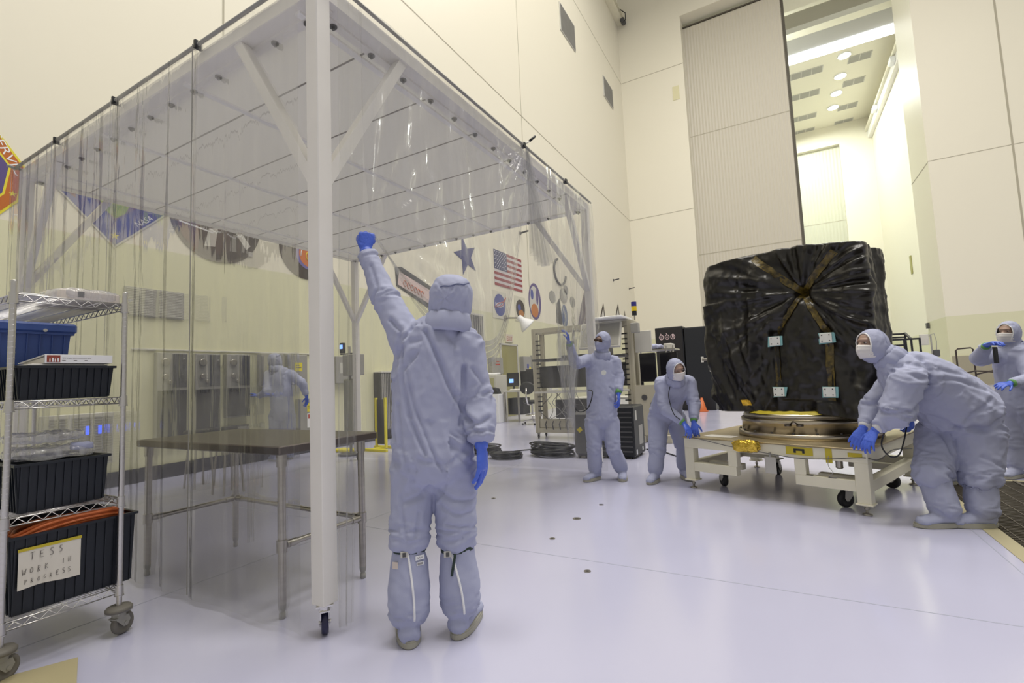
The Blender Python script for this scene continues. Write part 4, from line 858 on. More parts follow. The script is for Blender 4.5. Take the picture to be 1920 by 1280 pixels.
# --- worker lifting the far curtain, facing the camera
F2 = Vector((.18, -1, 0)); g2 = 6.03
J2 = dict(pel=at(1129, 783, 5.70), mid=at(1128, 745, 5.72), chest=at(1127, 702, 5.76), neck=at(1129, 668, 5.76), head=at(1130, 640, 5.73), shR=at(1103, 676, 5.76), shL=at(1151, 677, 5.78),
  elR=at(1079, 680, 5.52), wrR=at(1068, 647, 5.42), elL=at(1160, 706, 5.74), wrL=at(1160, 733, 5.64), hipR=at(1114, 790, 5.69), hipL=at(1143, 790, 5.69), knR=at(1114, 842, 5.66), knL=at(1150, 842, 5.62),
  ankR=at(1116, 876, 5.70), ankL=at(1166, 872, 5.69), toeR=Vector((-.35, -1, 0)), toeL=Vector((.30, -1, 0)))
J2['ankL'] = down(J2['ankL'], .09); J2['ankR'] = down(J2['ankR'], .09)
p2, b2, V2 = person('person in blue coverall and dark glasses facing us, holding up the far curtain', J2, F2, 'goggles', .94, .012, 11,
  hands=dict(R=dict(d=Vector((0, -.1, 1)), palm=Vector((-1, -.3, 0)), thumb=1, curl=(.5, .6, .5), tcurl=.5, cuffm='gcuff', clen=.04), L=dict(d=Vector((.05, -.25, -1)), palm=Vector((-1, 0, 0)), thumb=1, curl=(.3, .4, .3), tcurl=.3, cuffm='gcuff', clen=.04, wiggle=(-.1, 0, .15, .25))),
  arm=(.080, .074, .068, .058, .046), leg=(.115, .105, .088, .082), headf=Vector((-.25, -1, -.05)))
g = G(); g.cyl(J2['chest']+Vector((.09, -.165, .02)), J2['chest']+Vector((.09, -.172, .02)), .03, n=16); g.obj('chest_badge', 'plate', p2)
ps = [J2['wrR']+Vector((-.01, -.05, -.02)), at(1067, 680, 5.50), at(1071, 740, 5.46), at(1078, 765, 5.44), at(1090, 772, 5.42), at(1104, 762, 5.42), at(1111, 735, 5.46), J2['mid']+Vector((-.09, -.20, .1))]
g = G(); g.tube([catmull(ps, t/60) for t in range(61)], .006, 8); tag(g.obj('grounding_cord', 'black'), 'black cord looping from the raised hand of the worker in dark glasses to the chest', 'cord')
# --- worker bending over the left end of the cart
F3 = Vector((.45, -.9, 0)); 
J3 = dict(pel=at(1247, 772, 5.62), mid=at(1254, 748, 5.50), chest=at(1264, 728, 5.36), neck=at(1266, 711, 5.24), head=at(1267, 693, 5.14), shR=at(1240, 719, 5.34), shL=at(1291, 717, 5.34),
  elR=at(1247, 765, 5.24), wrR=at(1277, 789, 5.12), elL=at(1301, 757, 5.26), wrL=at(1301, 785, 5.17), hipR=at(1235, 785, 5.62), hipL=at(1266, 782, 5.66), knR=at(1232, 845, 5.50), knL=at(1282, 838, 5.62),
  ankR=at(1228, 890, 5.46), ankL=at(1284, 888, 5.58), toeR=Vector((-.1, -1, 0)), toeL=Vector((.5, -1, 0)))
J3['ankL'] = down(J3['ankL'], .09); J3['ankR'] = down(J3['ankR'], .09)
p3, b3_, V3 = person('person in blue coverall bending over with both hands on the left corner of the cart', J3, F3, 'open', .96, .012, 17,
  hands=dict(R=dict(d=Vector((.5, -.45, -.75)), palm=Vector((0, 0, -1))+CE*-.3, thumb=1, curl=(.35, .5, .3), tcurl=.3, cuffm='gcuff', clen=.04), L=dict(d=Vector((.1, -.35, -.9)), palm=Vector((0, .6, -.6)), thumb=1, curl=(.35, .4, .3), tcurl=.3, cuffm='gcuff', clen=.04)),
  arm=(.080, .076, .070, .060, .046), leg=(.125, .112, .098, .09), headup=Vector((.15, -.42, .9)), headf=Vector((.7, -.8, -.30)))
ps = [J3['wrR']+Vector((0, -.05, .02)), at(1263, 775, 5.10), at(1254, 745, 5.14), at(1256, 725, 5.20)]; g = G(); g.tube([catmull(ps, t/30) for t in range(31)], .005, 6); tag(g.obj('grounding_cord', 'black'), 'dark wrist cord hanging on the sleeve of the worker bending at the cart', 'cord')
# --- worker leaning on the right corner of the cart
LF = -RT*.97+FW*.15; LF.z = 0; LF.normalize()
J4 = dict(pel=at(1808, 778, 3.72), mid=at(1758, 732, 3.74), chest=at(1712, 702, 3.76), neck=at(1672, 676, 3.80), head=at(1636, 648, 3.84), shL=at(1700, 716, 3.60), shR=at(1686, 706, 3.93),
  elL=at(1678, 776, 3.62), wrL=at(1649, 800, 3.66), elR=at(1642, 768, 3.94), wrR=at(1622, 797, 3.86), hipL=at(1836, 812, 3.62), hipR=at(1762, 818, 3.84), knL=at(1838, 898, 3.56), knR=at(1748, 888, 3.66),
  ankL=at(1842, 965, 3.52), ankR=at(1774, 968, 3.56), toeL=LF, toeR=LF-FW*.1)
J4['ankL'] = down(J4['ankL'], .09); J4['ankR'] = down(J4['ankR'], .09)
p4, b4, V4 = person('person in blue coverall leaning over with both hands on the right corner of the cart', J4, LF, 'open', 1.05, .0105, 23,
  hands=dict(L=dict(d=at(1633, 828, 3.64)-at(1649, 800, 3.66), palm=Vector((.15, .45, -.85)), thumb=-1, curl=(.30, .5, .35), tcurl=.3, cuffm='cuff', clen=.045), R=dict(d=at(1606, 822, 3.86)-at(1622, 797, 3.86), palm=Vector((-.2, .5, -.8)), thumb=1, curl=(.3, .5, .35), tcurl=.3, cuffm='cuff', clen=.04)),
  arm=(.100, .104, .108, .070, .046), leg=(.145, .130, .112, .108), tor=[(.15, .13), (.245, .215), (.225, .20), (.205, .175), (.155, .135), (.09, .09)], headup=Vector((0, 0, 1))-RT*.40, headf=-RT*1.0-FW*.12+Vector((0, 0, .04)), amp=.014, bootr=(.084, .092, .094, .090, .075), creases=[([(1700,690,3.6),(1745,690,3.6),(1790,702,3.6)], .012, .014), ([(1725,705,3.6),(1780,712,3.6),(1830,730,3.6)], .012, .014), ([(1648,775,3.6),(1690,768,3.6),(1722,745,3.6),(1740,715,3.6)], .018, .014), ([(1700,765,3.6),(1720,740,3.6),(1735,700,3.6),(1728,670,3.6)], .022, .015), ([(1788,800,3.6),(1820,800,3.6),(1850,775,3.6),(1872,745,3.6)], .022, .016), ([(1725,775,3.6),(1765,785,3.6),(1790,800,3.6)], .018, .014), ([(1790,800,3.6),(1800,770,3.6),(1830,745,3.6)], .014, .012), ([(1792,805,3.6),(1790,850,3.6)], .02, .014), ([(1725,835,3.6),(1760,850,3.6)], .01, .012), ([(1815,850,3.6),(1850,870,3.6)], .01, .012)])
ps = [J4['wrL']+Vector((.03, -.02, -.02)), at(1653, 835, 3.66), at(1668, 855, 3.68), at(1685, 853, 3.72), at(1694, 830, 3.76), at(1700, 800, 3.85), at(1704, 782, 3.95)]
g = G(); g.tube([catmull(ps, t/50) for t in range(51)], .0055, 8); tag(g.obj('grounding_cord', 'black'), 'thick black cord hanging in a loop below the leaning worker at the right corner', 'cord')
# --- worker at the right edge raising a hand to the mask
F5 = -RT*.9-FW*.35; F5.z = 0; F5.normalize()
J5 = dict(pel=at(1908, 762, 4.95), mid=at(1908, 720, 4.96), chest=at(1904, 685, 4.97), neck=at(1898, 652, 4.98), head=at(1891, 624, 4.96), shR=at(1880, 664, 5.05), shL=at(1922, 668, 4.86),
  elR=at(1836, 672, 5.02), wrR=at(1848, 650, 4.86), elL=at(1934, 712, 4.72), wrL=at(1898, 718, 4.66), hipR=at(1898, 768, 5.00), hipL=at(1922, 772, 4.90), knR=at(1902, 832, 4.96), knL=at(1948, 830, 4.86),
  ankR=at(1905, 884, 4.94), ankL=at(1962, 880, 4.88), toeR=F5, toeL=F5)
J5['ankL'] = down(J5['ankL'], .09); J5['ankR'] = down(J5['ankR'], .09)
p5, b5, V5 = person('person in blue coverall and glasses at the right edge, one hand raised to the mask', J5, F5, 'open', .96, .012, 31,
  hands=dict(R=dict(d=at(1872, 642, 4.72)-at(1848, 650, 4.86), palm=Vector((0, 0, -1))+FW*.4, thumb=1, curl=(.35, .5, .35), tcurl=.4, cuffm='gcuff', clen=.035), L=dict(d=at(1878, 720, 4.62)-at(1898, 718, 4.66), palm=Vector((0, .5, -.8)), thumb=1, curl=(.3, .4, .3), tcurl=.3, cuffm='gcuff', clen=.035)),
  arm=(.085, .082, .076, .062, .046), leg=(.13, .118, .10, .09), headf=-RT*.9-FW*.35)
g = G(); R_ = Matrix((RT, FW, Z)).transposed(); g.bbox((-.018, -.012, -.16), (.018, .012, .0), .004, R_, at(1865, 650, 4.66)); ph = g.obj('handheld_scanner', 'black'); tag(ph, 'black handheld device hanging from the raised hand of the worker at the right edge', 'device')
# --- worker behind the tent, back to the camera
F6 = Vector((-1, .2, 0)).normalized(); 
J6 = dict(pel=at(530, 775, 8.28), mid=at(528, 748, 8.3), chest=at(525, 715, 8.34), neck=at(519, 692, 8.36), head=at(515, 676, 8.37), shL=at(505, 702, 8.36), shR=at(544, 702, 8.36),
  elL=at(500, 735, 8.2), wrL=at(486, 742, 8.3), elR=at(566, 718, 8.3), wrR=at(574, 740, 8.3), hipL=at(518, 780, 8.3), hipR=at(540, 780, 8.3), knL=at(517, 820, 8.28), knR=at(543, 818, 8.3), ankL=at(516, 856, 8.25), ankR=at(543, 850, 8.45), toeL=F6, toeR=F6)
J6['ankL'] = down(J6['ankL'], .09); J6['ankR'] = down(J6['ankR'], .09)
p6, b6, V6 = person('person in blue coverall seen from behind through the tent, walking by the wall', J6, F6, 'back', 1.0, .016, 37,
  hands=dict(L=dict(d=Vector((-.5, -.2, .3)), palm=Vector((0, 0, -1)), thumb=1, cuffm=None, clen=.03), R=dict(d=Vector((-.1, .1, -1)), palm=Vector((0, -1, 0)), thumb=1, cuffm=None, clen=.03)), leg=(.12, .11, .1, .09), arm=(.085, .08, .075, .06, .046))
# --- worker almost hidden behind the leaning one, hands on the far side of the cart
F7 = -RT*.8-FW*.3; F7.z = 0; F7.normalize()
J7 = dict(pel=at(1772, 768, 4.75), mid=at(1762, 745, 4.74), chest=at(1750, 728, 4.72), neck=at(1742, 716, 4.70), head=at(1734, 703, 4.68), shR=at(1726, 728, 4.86), shL=at(1756, 730, 4.58),
  elR=at(1688, 780, 4.80), wrR=at(1652, 792, 4.62), elL=at(1730, 762, 4.50), wrL=at(1712, 780, 4.52), hipR=at(1765, 775, 4.82), hipL=at(1782, 778, 4.70), knR=at(1760, 835, 4.85), knL=at(1785, 838, 4.70),
  ankR=at(1762, 885, 4.90), ankL=at(1788, 888, 4.80), toeR=F7, toeL=F7)
J7['ankL'] = down(J7['ankL'], .09); J7['ankR'] = down(J7['ankR'], .09)
p7, b7, V7 = person('person mostly hidden behind the leaning worker, a striped cuff and blue gloves showing', J7, F7, 'open', .95, .014, 41,
  hands=dict(R=dict(d=-RT*.9-Z*.2, palm=Vector((0, 0, -1)), thumb=1, cuffm=None, clen=.035), L=dict(d=-Z*.7-RT*.2+FW*.1, palm=Vector((-.4, .4, -.6)), thumb=1, curl=(.5, .6, .5), cuffm='cuff', clen=.03)), arm=(.075, .068, .062, .055, .043), leg=(.11, .10, .09, .085))
# ---------------------------------------------------------------- things on the left wall
WX = LW+.004
def wbox(g, y0, z0, y1, z1, d0=0, d1=.03, b=.004): return g.bbox((WX+d0, y0, z0), (WX+d1, y1, z1), b)
def wpoly(g, pts, d0, d1, mi=None):
    g.cur = mi or 0; g.prism([(WX+d0, y, z) for y, z in pts], (d1-d0, 0, 0)); return g
def star(c, r, n=5, k=.4, a0=math.pi/2): return [(c[0]+(r if i % 2 == 0 else r*k)*math.cos(a0+math.pi*i/n), c[1]+(r if i % 2 == 0 else r*k)*math.sin(a0+math.pi*i/n)) for i in range(2*n)]
def wtext(g, txt, y, z, h, w=None, ang=0, d=.012, mi=None):
    yd = Vector((0, math.cos(ang), math.sin(ang))); zd = Vector((0, -math.sin(ang), math.cos(ang))); return text_geo(g, txt, (WX+d, y, z), yd, zd, h, w, (1,0,0), 0, mi)
def ell(c, ry, rz, n=40, a=0, b=2*math.pi): return [(c[0]+ry*math.cos(a+(b-a)*i/n), c[1]+rz*math.sin(a+(b-a)*i/n)) for i in range(n)]
# orange mission emblem
e = thing('mission_emblem', 'orange angular wall emblem with yellow edge and white lettering, left of the tent', 'emblem', (WX, 1.2, 4.0))
hx = [(2.16, 4.10), (1.72, 4.72), (.85, 4.72), (.35, 4.05), (.85, 3.30), (1.78, 3.24), (2.10, 3.66)]
def inset(p, k): cy = sum(a for a, b in p)/len(p); cz = sum(b for a, b in p)/len(p); return [(cy+(a-cy)*k, cz+(b-cz)*k) for a, b in p]
wpoly(G(), hx, .0, .008).obj('yellow_border', 'yel', e); wpoly(G(), inset(hx, .965), .008, .010).obj('orange_field', mat('orange_print', (.50,.14,.02), .6), e)
wpoly(G(), inset(hx, .82), .010, .011).obj('inner_border', 'yel', e); wpoly(G(), inset(hx, .79), .011, .012).obj('dark_centre', 'purple', e)
g = G(); wpoly(g, [(1.72, 4.1), (1.80, 4.0), (1.62, 3.55), (1.50, 3.6)], .012, .013); wpoly(g, [(1.5, 4.3), (1.68, 4.28), (1.75, 4.12), (1.6, 4.15)], .012, .013); wpoly(g, [(1.2, 4.3), (1.35, 4.3), (1.35, 3.6), (1.2, 3.6)], .012, .013); g.obj('white_shapes', 'white2', e)
g = G(); wtext(g, 'SERVIC', 1.84, 4.42, .085, .50, math.radians(-63)); g.obj('lettering', 'white2', e); g = G(); wtext(g, 'LA', 1.86, 3.36, .085, .17, math.radians(60)); g.obj('lettering', 'white2', e)
g = G(); wpoly(g, star((2.045, 3.74), .04), .0105, .012); g.obj('star', 'yel', e)
# blue pointed emblem
e = thing('mission_emblem', 'dark blue downward pointing wall emblem with yellow star, seen through the tent', 'emblem', (WX, 3.08, 3.9))
pt = [(2.38, 4.02), (2.45, 4.40), (3.72, 4.40), (3.80, 4.02), (3.08, 3.30)]
wpoly(G(), pt, 0, .008).obj('pale_border', 'lgrey', e); wpoly(G(), inset(pt, .955), .008, .010).obj('blue_field', 'blue', e)
g = G(); wpoly(g, [(2.72, 4.06), (2.75, 4.36), (3.42, 4.36), (3.45, 4.06), (3.08, 3.68)], .010, .011); g.obj('dark_centre', 'purple', e)
g = G(); wpoly(g, [(2.42, 4.04), (2.46, 4.34), (2.66, 4.34), (2.64, 3.88)], .011, .0115); g.obj('red_corner', mat('wine_print', (.14,.02,.06), .6), e)
g = G(); wpoly(g, [(2.9, 3.93), (3.05, 3.98), (3.25, 3.95), (3.2, 3.82), (3.08, 3.72), (2.95, 3.82)], .0115, .012); g.obj('green_shape', mat('lime_print', (.25,.36,.06), .6), e)
g = G(); wpoly(g, star((3.08, 3.47), .055), .0105, .012); wpoly(g, star((2.52, 4.13), .05), .0118, .0125); g.obj('star', 'yel', e)
g = G(); wtext(g, 'NASA', 3.36, 3.66, .085, .26, math.radians(40)); wtext(g, 'S', 2.88, 4.12, .09); g.obj('lettering', 'white2', e)
g = G()
for k in range(12): a = 6.28*k/12; g.tube([(WX+.013, 3.2+.04*math.cos(a), 4.12+.04*math.sin(a)), (WX+.013, 3.2+.085*math.cos(a), 4.12+.085*math.sin(a))], .006, 4)
g.obj('sunburst', 'suit', e)['kind'] = 'stuff'
# dark round emblem with a telescope like shape
e = thing('mission_emblem', 'large dark round wall emblem with a white slanting tube, seen through the tent', 'emblem', (WX, 4.5, 4.1))
wpoly(G(), ell((4.5, 4.10), .74, .74), 0, .008).obj('dark_rim', mat('rim_print', (.10,.085,.07), .6), e); wpoly(G(), ell((4.5, 4.10), .69, .69), .008, .010).obj('dark_field', 'brown', e)
g = G(); wpoly(g, [(4.70, 4.05), (4.78, 4.10), (5.06, 3.76), (4.98, 3.68)], .010, .012); wpoly(g, [(5.02, 3.66), (5.10, 3.66), (5.10, 3.58), (5.02, 3.58)], .010, .012); wpoly(g, [(4.35, 3.9), (4.5, 3.95), (4.45, 3.62), (4.28, 3.6)], .010, .012); g.obj('white_tube', 'lgrey', e)
g = G(); wpoly(g, [(3.84, 4.0), (4.22, 4.0), (4.18, 3.5), (3.96, 3.68)], .010, .0115); g.obj('maroon_area', mat('maroon_print', (.12,.05,.045), .6), e)
g = G(); wpoly(g, [(3.9, 3.93), (4.42, 3.86), (4.42, 3.835), (3.9, 3.905)], .0115, .0125); g.obj('white_band', 'white2', e)
# swirl emblem
e = thing('mission_emblem', 'dark round wall emblem with an orange swirl, beside the white tent post', 'emblem', (WX, 6.2, 3.93))
wpoly(G(), ell((6.2, 3.93), .58, .57), 0, .008).obj('dark_disc', 'brown', e); wpoly(G(), ell((6.27, 3.86), .30, .30), .008, .010).obj('purple_ring', mat('violet_print', (.14,.12,.34), .6), e); wpoly(G(), ell((6.29, 3.86), .25, .25), .010, .011).obj('orange_disc', mat('orange_swirl', (.55,.16,.04), .6), e)
for m_, ph in (('yel', 0), ('white2', 2.1)):
    g = G(); g.tube([(WX+.013, 6.29+.012*t*math.cos(t*.42+ph), 3.86+.012*t*math.sin(t*.42+ph)) for t in range(0, 19)], .010, 5); g.obj('swirl_arm', m_, e)
# white banner with red figures
e = thing('wall_banner', 'white wall banner with a dark edge and orange figures behind the near worker', 'banner', (WX, 9.5, 3.7))
wpoly(G(), [(8.72, 4.08), (8.95, 4.12), (10.35, 3.72), (10.3, 3.15), (9.9, 3.22), (8.75, 3.62)], 0, .008).obj('dark_edge', 'dgrey', e); wpoly(G(), [(8.86, 3.99), (10.24, 3.64), (10.22, 3.25), (8.8, 3.66)], .008, .010).obj('white_field', mat('pinkish_print', (.62,.50,.48), .6), e)
g = G()
for k in range(6): y = 9.05+.13*k; z = 3.72-.035*k; g.tube([(WX+.012, y+.05*math.cos(t), z+.075*math.sin(t)) for t in (0, 1, 2, 3.2, 4.4, 5.2)], .014, 4)
g.obj('orange_figures', mat('rust_print', (.5,.12,.05), .6), e)['kind'] = 'stuff'
# blue star
g = G(); wpoly(g, star((11.8, 4.98), .62, 5, .42, 1.9), 0, .008); tag(g.obj('star_emblem', mat('star_blue', (.07,.08,.22), .6)), 'dark blue star shaped emblem high on the wall left of the flag', 'emblem')
# flag
e = thing('flag', 'flag with red and white stripes and a starred blue corner hung flat on the wall', 'flag', (WX, 14.4, 4.95))
fy0, fy1, fz0, fz1 = 13.42, 15.37, 4.36, 5.57; sh_ = (fz1-fz0)/13
g = G(); wpoly(g, [(fy0, fz0), (fy1, fz0), (fy1, fz1), (fy0, fz1)], 0, .006); g.obj('white_field', mat('flag_white', (.62,.58,.58), .7), e)
g = G()
for k in range(0, 13, 2): z = fz1-sh_*(k+1); y0 = fy0+.86 if k < 7 else fy0; wpoly(g, [(y0, z), (fy1, z), (fy1, z+sh_), (y0, z+sh_)], .006, .008)
g.obj('red_stripes', mat('flag_red', (.30,.045,.05), .7), e)
g = G(); wpoly(g, [(fy0, fz1-7*sh_), (fy0+.86, fz1-7*sh_), (fy0+.86, fz1), (fy0, fz1)], .006, .009); cn_ = g.obj('canton', mat('flag_blue', (.05,.055,.14), .7), e)
g = G()
for r in range(9):
    for c in range(6 if r % 2 == 0 else 5): wpoly(g, star((fy0+.075+.142*c+(.071 if r % 2 else 0), fz1-.055-.0675*r), .030), .009, .0105)
g.obj('stars', 'white2', cn_)['kind'] = 'stuff'
# agency emblem
e = thing('agency_emblem', 'square white board with a round blue agency emblem below the flag', 'emblem', (WX, 13.68, 3.72))
wbox(G(), 13.22, 3.25, 14.14, 4.17, 0, .010).obj('board', mat('board_white', (.66,.64,.54), .6), e)
wpoly(G(), ell((13.68, 3.71), .37, .37), .010, .013).obj('blue_disc', 'blue', e)
g = G(); wtext(g, 'NASA', 13.40, 3.64, .14, .54, 0, .0145); g.tube([(WX+.015, 13.68+.22*math.cos(t), 3.71+.09*math.sin(t)+.03*math.cos(t)) for t in [6.28*k/28 for k in range(29)]], .005, 4); g.obj('white_lettering', 'white2', e)
g = G(); g.tube([(WX+.017, 13.36, 3.62), (WX+.017, 13.6, 3.76), (WX+.017, 13.9, 3.84), (WX+.017, 14.1, 4.0)], .014, 5); g.tube([(WX+.017, 13.38, 3.60), (WX+.017, 13.65, 3.66), (WX+.017, 13.86, 3.72), (WX+.017, 14.08, 3.98)], .011, 5); g.obj('red_swoosh', 'red', e)
e = thing('mission_emblem', 'small dark round emblem on a square board right of the blue agency emblem', 'emblem', (WX, 15.1, 3.73))
wbox(G(), 14.72, 3.28, 15.52, 4.18, 0, .010).obj('board', mat('board_white_b', (.64,.62,.50), .6), e); wpoly(G(), ell((15.13, 3.73), .33, .34), .010, .013).obj('dark_disc', 'brown', e); wpoly(G(), ell((15.17, 3.58), .2, .13), .013, .015).obj('orange_shape', mat('amber_print', (.42,.17,.04), .6), e); wpoly(G(), ell((15.05, 3.78), .12, .12), .013, .015).obj('blue_shape', 'blue', e)
e = thing('mission_emblem', 'tall oval white and orange emblem on the wall right of the flag', 'emblem', (WX, 16.36, 4.15))
wpoly(G(), ell((16.36, 4.16), .52, .70), 0, .008).obj('dark_rim', 'purple', e); wpoly(G(), ell((16.30, 4.14), .40, .60), .008, .010).obj('white_field', 'lgrey', e); wpoly(G(), ell((16.3, 3.80), .30, .26), .010, .012).obj('orange_shape', mat('orange_print_b', (.5,.17,.03), .6), e); wpoly(G(), ell((16.12, 4.4), .12, .2), .010, .012).obj('blue_shape', 'blue', e); wpoly(G(), ell((16.55, 4.35), .10, .3), .010, .012).obj('violet_shape', 'purple', e)
# emblems seen through the far curtain
e = thing('wall_emblem', 'open dark wreath outline on the wall seen through the far curtain', 'emblem', (WX, 19, 5.6)); g = G(); g.tube([(WX+.02, 18.9+.62*math.cos(t), 5.75+.55*math.sin(t)) for t in [1.9+4.2*k/30 for k in range(31)]], .05, 6); g.obj('ring', 'dgrey', e)
for k, (y, z, r) in enumerate(((18.0, 4.55, .26), (19.2, 4.75, .34), (20.2, 4.6, .25), (19.5, 5.05, .2))): wpoly(G(), ell((y, z), r*1.2, r), 0, .012).obj('grey_blob', 'grey', e)
e = thing('wall_emblem', 'blue and black upright emblem low behind the far curtain', 'emblem', (WX, 18.8, 3.9)); wpoly(G(), [(18.3, 3.5), (18.9, 3.45), (18.75, 4.6), (18.4, 4.3)], 0, .01).obj('black_part', 'dgrey', e); wpoly(G(), ell((19.2, 3.85), .33, .5), .0, .012).obj('blue_part', mat('slate_blue', (.10,.14,.26), .6), e)
g = G(); wpoly(g, [(20.6, 3.3), (23.6, 3.15), (22.3, 4.7), (21.8, 5.3), (21.3, 4.6)], 0, .012); tag(g.obj('wall_emblem', mat('grey_purple', (.16,.14,.16), .6)), 'dark triangular emblem on the wall behind the raised blue glove', 'emblem')
for lab, y, z, ry, rz in (('pointed oval emblem on the far wall above the head of the worker in dark glasses', 24.4, 4.30, .40, .62), ('small round emblem on the far wall right of the pointed oval one', 27.1, 4.60, .45, .42), ('small triangular emblem on the far wall nearest the corner', 28.6, 4.62, .25, .45)):
    e = thing('wall_emblem', lab, 'emblem', (WX, y, z)); p = ell((y, z), ry, rz) if 'triang' not in lab else [(y-.25, z-.4), (y+.25, z-.4), (y, z+.45)]
    if 'pointed' in lab: p = [(y-.35, z-.4), (y+.35, z-.4), (y+.38, z+.1), (y+.2, z+.75), (y-.1, z+.4), (y-.38, z)]
    wpoly(G(), p, 0, .01).obj('dark_field', 'brown', e); wpoly(G(), inset(p, .6), .010, .012).obj('pale_field', 'lgrey', e)
# wall equipment
def wunit(name, label, cat, y0, z0, y1, z1, m='grey', d=.12, face=None, group=None):
    t = thing(name, label, cat, (WX, (y0+y1)/2, z0), group=group); wbox(G(), y0, z0, y1, z1, 0, d, .006).obj('housing', m, t)
    if face: face(t)
    return t
def facep(y0, z0, y1, z1, m, nm, d=.12, th=.006):
    return lambda t: wbox(G(), y0, z0, y1, z1, d, d+th, .001).obj(nm, m, t)
def gauges(y, z, d):
    def f(t):
        for k, (dy, dz, r) in enumerate(((.10, -.14, .055), (.10, -.36, .04), (.17, -.44, .03))):
            g = G(); g.lathe([(r, 0), (r, .02), (r*.8, .022)], (WX+d, y+dy, z+dz), 16, Matrix.Rotation(math.pi/2, 3, 'Y')); g.obj('gauge', 'steel', t)
        for k in range(3): G().bbox((WX+d, y+.06+.06*k, z-.62), (WX+d+.05, y+.09+.06*k, z-.56), .004).obj('valve_knob', 'black', t)
    return f
for i, (y0, y1, zl, lab) in enumerate(((3.59, 4.0, .52, 'leftmost dark utility panel on the wall seen through the tent'), (4.12, 4.50, .52, 'second dark utility panel from the left seen through the tent'), (4.60, 5.00, .80, 'short dark utility panel left of the panels with yellow labels'))):
    t = wunit('service_cabinet', lab, 'panel', y0, zl, y1, 1.84, 'grey', .10, gauges(y0, 1.84, .112))
    wbox(G(), y0+.21, 1.32, y1-.01, 1.82, .10, .112, .002).obj('dark_door', mat('slate_door', (.035,.038,.05), .4) if 'slate_door' not in M else 'slate_door', t)
    wbox(G(), y0+.01, zl+.02, y1-.01, 1.28, .10, .108, .002).obj('lower_door', 'dgrey', t)
wunit('utility_box', 'low dark utility box on the wall under the short dark panel', 'box', 4.57, .21, 4.99, .66, 'dgrey', .10, facep(4.77, .23, 4.97, .64, 'grey', 'door'))
for y0, y1, z0, z1, ly, lz, lab in ((5.18, 5.62, 1.30, 1.86, 5.30, 1.56, 'grey electrical box with yellow label directly left of the walking worker'), (5.72, 6.12, 1.30, 1.86, 5.84, 1.55, 'grey electrical box with yellow label right of the walking worker'), (5.94, 6.44, .42, 1.03, 6.10, .78, 'lower grey electrical box with yellow label and white warning sign')):
    t = wunit('electrical_box', lab, 'box', y0, z0, y1, z1, 'grey', .12)
    wbox(G(), y0+.01, z0+.01, y1-.01, z1-.01, .12, .13, .002).obj('door', 'grey', t); wbox(G(), ly, lz, ly+.16, lz+.16, .13, .132, .0005).obj('yellow_label', 'yel', t)
    g = G(); wbox(g, ly+.02, lz+.06, ly+.14, lz+.075, .132, .133, .0003); wbox(g, ly+.02, lz+.10, ly+.10, lz+.11, .132, .133, .0003); g.obj('print', 'ink', t)
    if z0 < 1:
        w = wbox(G(), ly+.0, lz-.30, ly+.22, lz-.03, .13, .132, .0005).obj('warning_sign', 'white2', t); g = G(); wbox(g, ly+.02, lz-.13, ly+.20, lz-.05, .132, .133, .0003); g.obj('red_header', 'red', w)
wunit('electrical_box', 'plain grey electrical box on the wall right of the white tent post', 'box', 6.80, 1.30, 7.24, 1.85, 'grey', .12, facep(6.9, 1.5, 7.12, 1.72, 'lgrey', 'notice'))
t = wunit('air_grille', 'grey double return air grille high on the wall above the shelving cart', 'grille', 3.20, 2.36, 3.98, 2.78, 'grey', .03)
for y in (3.22, 3.62): 
    g = G()
    for k in range(16): wbox(g, y+.005, 2.385+.024*k, y+.33, 2.397+.024*k, .03, .04, .001)
    g.obj('louvre', 'lgrey', t)
g = G(); wbox(g, 3.3, 1.875, 6.7, 1.90, 0, .02); tag(g.obj('wall_conduit', 'lgrey'), 'thin pale conduit running along the wall above the dark utility panels', 'conduit')
t = wunit('heat_exchanger', 'grey ribbed radiator unit standing against the wall behind the near worker', 'radiator', 7.94, .21, 9.7, 1.50, 'dgrey', .22)
g = G()
for k in range(34): wbox(g, 7.96+.0515*k, .24, 7.985+.0515*k, 1.48, .22, .235, .002)
g.obj('fins', 'grey', t); wbox(G(), 7.94, 1.50, 9.7, 1.53, 0, .24).obj('top_cap', 'lgrey', t)
# lower left louvred unit with blue lights, seen under the cart's second shelf
t = wunit('air_unit', 'grey louvred air unit with small blue lights behind the shelving cart', 'unit', 2.35, .35, 3.05, 1.02, 'lgrey', .18)
for y in (2.38, 2.62, 2.84):
    g = G()
    for k in range(18): wbox(g, y, .38+.034*k, y+.19, .398+.034*k, .18, .19, .001)
    g.obj('louvre', 'grey', t)
for y in (2.75, 2.88): wbox(G(), y, .75, y+.035, .86, .19, .2, .003).obj('blue_light', 'bglow', t)
